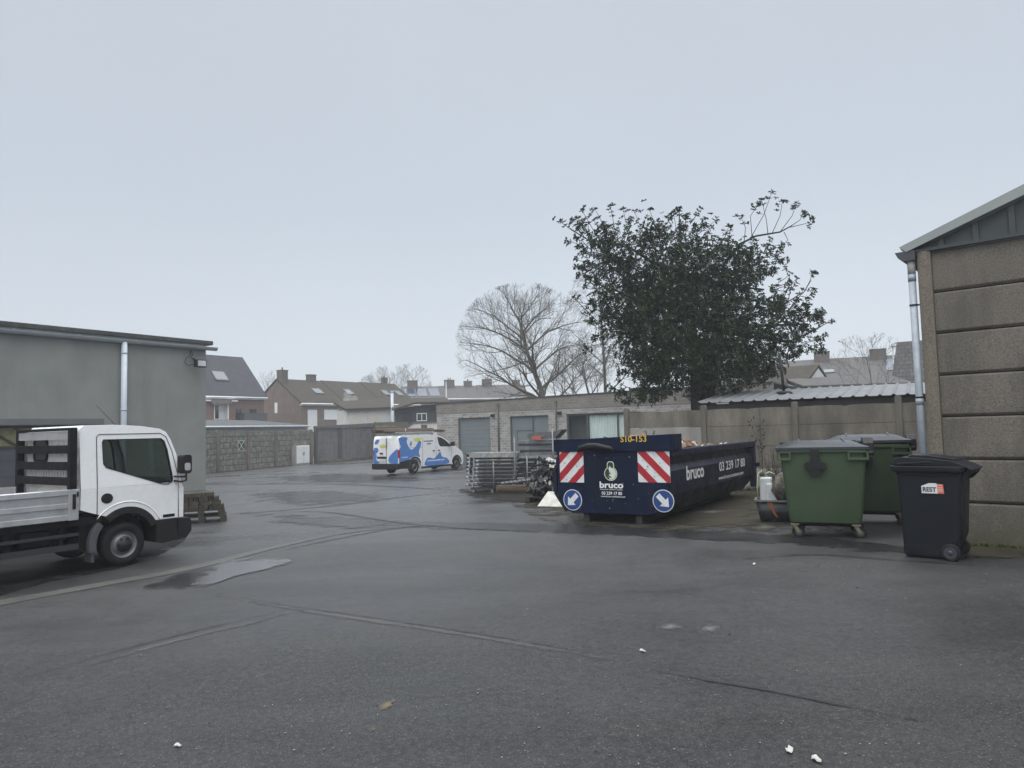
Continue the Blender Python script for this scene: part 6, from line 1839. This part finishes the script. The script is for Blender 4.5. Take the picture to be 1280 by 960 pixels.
ordn = ['lowest', 'second lowest', 'third from the bottom', 'fourth from the bottom', 'fifth from the bottom', 'sixth from the bottom', 'second from the top', 'topmost']
first = scaffold_frame()
rr = random.Random(31)
for i in range(8):
    o = first if i == 0 else copy_tree(first)
    dx = rr.uniform(-.05, .05); q = along(SO, 112, dx, rr.uniform(-.02, .04)); o.location = G(*q, .17 + .118 * i)
    o['label'] = ordn[i] + ' grey scaffold frame in the low stack beside the van'
t = thing('storage_rack', 'steel stacking rack with four posts holding the low scaffold frames', 'rack', SG, 112)
mb = MB(); mb.box(-.1, 1.45, -.06, -.0, .09, .16); mb.box(-.1, 1.45, .74, .80, .09, .16)
for x in (.02, .68): mb.box(x - .03, x + .03, 0, .74, .10, .15)
mb.build('base_frame', GALVDK, t)
for x, y, h_ in ((.70, -.08, .96), (1.42, -.10, 1.72), (.02, .83, 1.2), (1.4, .83, 1.3)):
    mb = MB(); mb.tube([(x, y, 0), (x, y, h_)], .026, 8); mb.build('post', GALV, t)
for x, y in ((.0, -.03), (.66, -.03)):
    mb = MB(); mb.box(x - .05, x + .05, y - .05, y + .05, 0, .09); mb.tube([(x, y, .09), (x, y, .16)], .03, 8); mb.build('foot', GALV, t)
t = thing('scaffold_deck', 'long pale scaffold deck lying on top of the low frame stack', 'scaffold deck', G(*SO, 1.135), 112)
mb = MB(); mb.box(-.15, 1.46, .0, .62, .0, .09); mb.box(-.15, 1.46, -.02, .0, -.06, .1); mb.build('deck', M('pale_deck', (.30, .30, .29), .6, .2, var=.3, vs=5, dirt=(.12, .12, .115), dirt_amt=.6, ds=6), t, .006)
mb = MB()
for y in (.08, .5): mb.tube([(-.34, y, .1), (-.30, y, .03), (-.15, y, .03)], .024, 6)
mb.prism([(-.36, -.5), (-.18, -.6), (-.10, .0), (-.34, .04)], XZ(.2), 0, .03)
mb.build('hook', GALVDK, t)

# second stack: decks on their own frame
rk2 = along(SO, 112, 1.46, .15)
t = thing('storage_rack', 'taller steel rack holding the dark scaffold decks left of the skip', 'rack', G(*rk2), 112)
mb = MB()
for z in (.28, .44, .60, .76, .92): mb.box(-.05, 1.2, .0, .7, z, z + .09)
mb.build('tray', GALVDK, t)
mb = MB()
for z in (.28, .44, .60, .76, .92):
    for k in range(10): mb.prism(circ(.03 + k * .07, z + .045, .018, 8), XZ(-.004), 0, .003)
mb.build('holes', CHASSIS, t)
for x, h_ in ((.28, 1.1), (.62, 1.1), (1.12, 1.9), (1.2, 1.9)):
    mb = MB(); mb.tube([(x, -.05 if x < 1.15 else .72, 0), (x, -.05 if x < 1.15 else .72, h_)], .025, 8); mb.build('post', GALV, t)
mb = MB(); mb.box(-.06, 1.22, -.02, .72, 1.02, 1.10); mb.build('top_tray', M('light_tray', (.26, .265, .27), .5, .3, var=.2), t)
for i in range(5):
    q = along(SO, 112, 1.47 + rr.uniform(-.05, .03), .17)
    t = thing('scaffold_deck', ('lowest', 'second lowest', 'middle', 'fourth from the bottom', 'topmost')[i] + ' dark scaffold deck of five on the taller rack', 'scaffold deck', G(*q, 1.105 + i * .094), 112 + rr.uniform(-3, 3), 'dark scaffold decks on the taller rack')
    mb = MB(); mb.box(0, 1.2, 0, .64, .0, .055); mb.box(0, 1.2, -.015, .0, -.0, .08); mb.build('deck', GALVDK if i % 2 else GALV, t, .005)
    mb = MB()
    for y in (.1, .5): mb.tube([(-.06, y, .03), (.0, y, .03)], .02, 6); mb.tube([(1.2, y, .03), (1.27, y, .04)], .02, 6)
    mb.build('hook', GALV, t)
q = along(SO, 112, 1.72, .12)
t = thing('corrugated_sheet', 'dented grey metal trough lying across the top of the dark decks', 'metal sheet', G(*q, 1.585), 112)
mb = MB(); mb.prism([(.02, .10), (.10, .20), (.98, .235), (1.14, .30), (1.17, .27), (1.04, .14), (.92, .02), (.12, .0)], XZ(0), 0, .55); mb.build('sheet', M('trough_steel', (.115, .12, .125), .5, .3, var=.25, vs=6), t, .01)
q = along(SO, 112, 2.0, .02)
t = thing('red_box', 'flat red plastic box wedged among the scaffold decks', 'box', G(*q, 1.578), 112)
mb = MB(); mb.box(-.02, .26, -.06, .06, .0, .075); mb.build('box_body', M('faded_red', (.52, .09, .06), .6, var=.2), t, .01); mb = MB(); mb.box(-.03, .27, -.065, .065, .075, .09); mb.build('lid', M('pale_red', (.5, .16, .12), .6), t)

q = along(SO, 112, .86, -.35)
t = thing('plywood_pile', 'pile of weathered brown plywood sheets at the foot of the scaffold', 'board pile', G(*q), 114)
for i in range(4):
    mb = MB(); mb.box(rr.uniform(-.06, .06), 1.1 + rr.uniform(-.05, .05), rr.uniform(-.05, .02), .7, .06 + i * .045, .095 + i * .045); mb.build('sheet', PLY, t)
mb = MB(); mb.box(0, 1.0, .02, .12, 0, .06); mb.box(0, 1.0, .5, .6, 0, .06); mb.build('bearer', PALLETW, t)
t = thing('metal_rail', 'pale perforated metal rail lying on the plywood pile', 'rail', G(*along(SO, 112, 1.05, -.25), .28), 112)
mb = MB(); mb.bar((0, 0, .03), (1.0, -.25, .16), .10, .05); mb.build('rail_body', ALU, t)
mb = MB()
for k in range(6): mb.prism(circ(.12 + k * .15, .05 + k * .0195, .02, 8), lambda u, v, w: (u, -.056 - .25 * u + w, v), 0, .005)
mb.build('holes', CHASSIS, t)

# scrap heap on a pallet, left of the skip
SP = (.255, 18.378)
pallet('pallet', 'low wooden pallet under the dark scrap heap beside the skip', G(*SP), 120, 1.1, .9)
rr = random.Random(77); mb = MB()
def crumple(c, sx, sy, tilt, m, n=5):
    b0 = len(mb.v); Mx = Matrix.Rotation(rr.uniform(0, 3), 3, 'Z') @ Matrix.Rotation(tilt, 3, 'X')
    for j in range(n + 1):
        for i in range(n + 1):
            p = Vector(((i / n - .5) * sx, (j / n - .5) * sy, rr.gauss(0, .035))); mb.v.append(tuple(Vector(c) + Mx @ p))
    for j in range(n):
        for i in range(n): a = b0 + j * (n + 1) + i; mb.face((a, a + 1, a + n + 2, a + n + 1), m)
for i in range(80):
    z = rr.uniform(.16, 1.0); sp_ = .42 * (1.15 - z * .7); crumple((max(.1, .52 + rr.gauss(0, sp_ * .6)) + z * .2, .35 + rr.gauss(0, .2), z), rr.uniform(.2, .5), rr.uniform(.15, .35), rr.gauss(0, .7), rr.choice((0, 0, 0, 1, 1, 3)))
for i in range(44):
    z = rr.uniform(.2, 1.05); x, y = .45 + rr.gauss(0, .26) + z * .18, .25 + rr.gauss(0, .2); a = rr.uniform(0, 3)
    mb.tube([(x, y, z), (x + .25 * cos(a), y + .1, z + rr.gauss(.03, .1)), (x + .45 * cos(a), y + .1 * sin(a), z + rr.gauss(-.03, .12))], rr.uniform(.012, .03), 6, rr.choice((0, 1, 3)))
for i in range(14):
    z = rr.uniform(.3, 1.0); crumple((.5 + rr.gauss(0, .22), .05 + rr.gauss(0, .1), z), .18, .10, rr.gauss(.6, .4), 2, 3)
for i in range(10): mb.lathe([(.05, 0), (.09, .0), (.09, .04), (.05, .04)], (.55 + rr.gauss(0, .25), .1 + rr.gauss(0, .12), rr.uniform(.2, .9)), (rr.gauss(0, 1), rr.gauss(0, 1), rr.gauss(0, .6)), 12, rr.choice((0, 1)))
o = mb.build('scrap_heap', [SCRAPDK, GALVDK, WHITESHEET, GALV], fix=False); o.location = G(*SP); o.rotation_euler = (0, 0, pi / 2 - R(120))
tag(o, 'heap of dark tangled scrap metal and plastic left of the skip', 'scrap heap')
t = thing('plastic_sheet', 'crumpled white sheet on top of the dark scrap heap', 'sheet', G(*along(SP, 120, .25, .55), .80), 118)
mb = MB(); b0 = 0
for j in range(5):
    for i in range(7): mb.v.append((i * .085, j * .05, .04 * sin(i * 1.3) + .07 * j + rr.gauss(0, .015)))
for j in range(4):
    for i in range(6): a = j * 7 + i; mb.face((a, a + 1, a + 8, a + 7))
o2 = mb.build('sheet', WHITESHEET, t); so_ = o2.modifiers.new('s', 'SOLIDIFY'); so_.thickness = .012
B0, B1, T0, T1 = gnd(672, 634), gnd(702, 634.5), gnd(682, 612), gnd(703, 612)
t = thing('white_board', 'dirty white board propped up at the left foot of the skip', 'board', G(B0.x, B0.y))
cB = Vector((B0.x, B0.y, gz(B0.x, B0.y)))
yv = Vector((.10, .60, .30)); xv = Vector((.80, -.28, .0))
mb = MB(); nrm = xv.cross(yv).normalized() * .02
P4 = [Vector((0, 0, .01)), xv, xv * .95 + yv, Vector((.19, .0, 0)) + yv]
mb.hexa([*P4, *[p + nrm for p in P4]]); mb.build('panel', WHITESHEET, t)
mb = MB(); mb.obox(xv * .5 + yv + Vector((.05, .1, -.22)), (.5, .1, .26)); mb.build('prop', PALLETW, t)

# ------------------------------------------------------------------ a puff of boiler steam beside the row houses
pS = at(436, 505, 80); mb = MB()
for dx, dz, r_ in ((0, .3, .75), (.5, -.5, .8), (-.1, 1.1, .5), (.6, .5, .5)): mb.sphere((dx, 0, dz), r_, 8)
o = mb.build('steam', [], fix=True); o.location = pS
sm_ = bpy.data.materials.new('steam_vapour'); sm_.use_nodes = True; q_ = sm_.node_tree; q_.nodes.clear()
oo = q_.nodes.new('ShaderNodeOutputMaterial'); pv = q_.nodes.new('ShaderNodeVolumePrincipled'); pv.inputs['Color'].default_value = (.95, .95, .95, 1); pv.inputs['Density'].default_value = .35
q_.links.new(pv.outputs[0], oo.inputs['Volume']); o.data.materials.clear(); o.data.materials.append(sm_); kind(o, 'stuff')

# ------------------------------------------------------------------ mist
hz = MB(); hz.box(-309, 309, -69, 309, -3, 26)
ho = hz.build('haze', [], fix=True)
hm = bpy.data.materials.new('mist'); hm.use_nodes = True; ntv = hm.node_tree; ntv.nodes.clear()
oo = ntv.nodes.new('ShaderNodeOutputMaterial'); pv = ntv.nodes.new('ShaderNodeVolumePrincipled')
pv.inputs['Color'].default_value = (.90, .94, 1.0, 1); pv.inputs['Density'].default_value = .0015; pv.inputs['Anisotropy'].default_value = .1
ntv.links.new(pv.outputs[0], oo.inputs['Volume'])
ho.data.materials.clear(); ho.data.materials.append(hm)
kind(ho, 'stuff')
for o in bpy.data.objects:
    for k in ('e', 'r'):
        if k in o.keys(): del o[k]
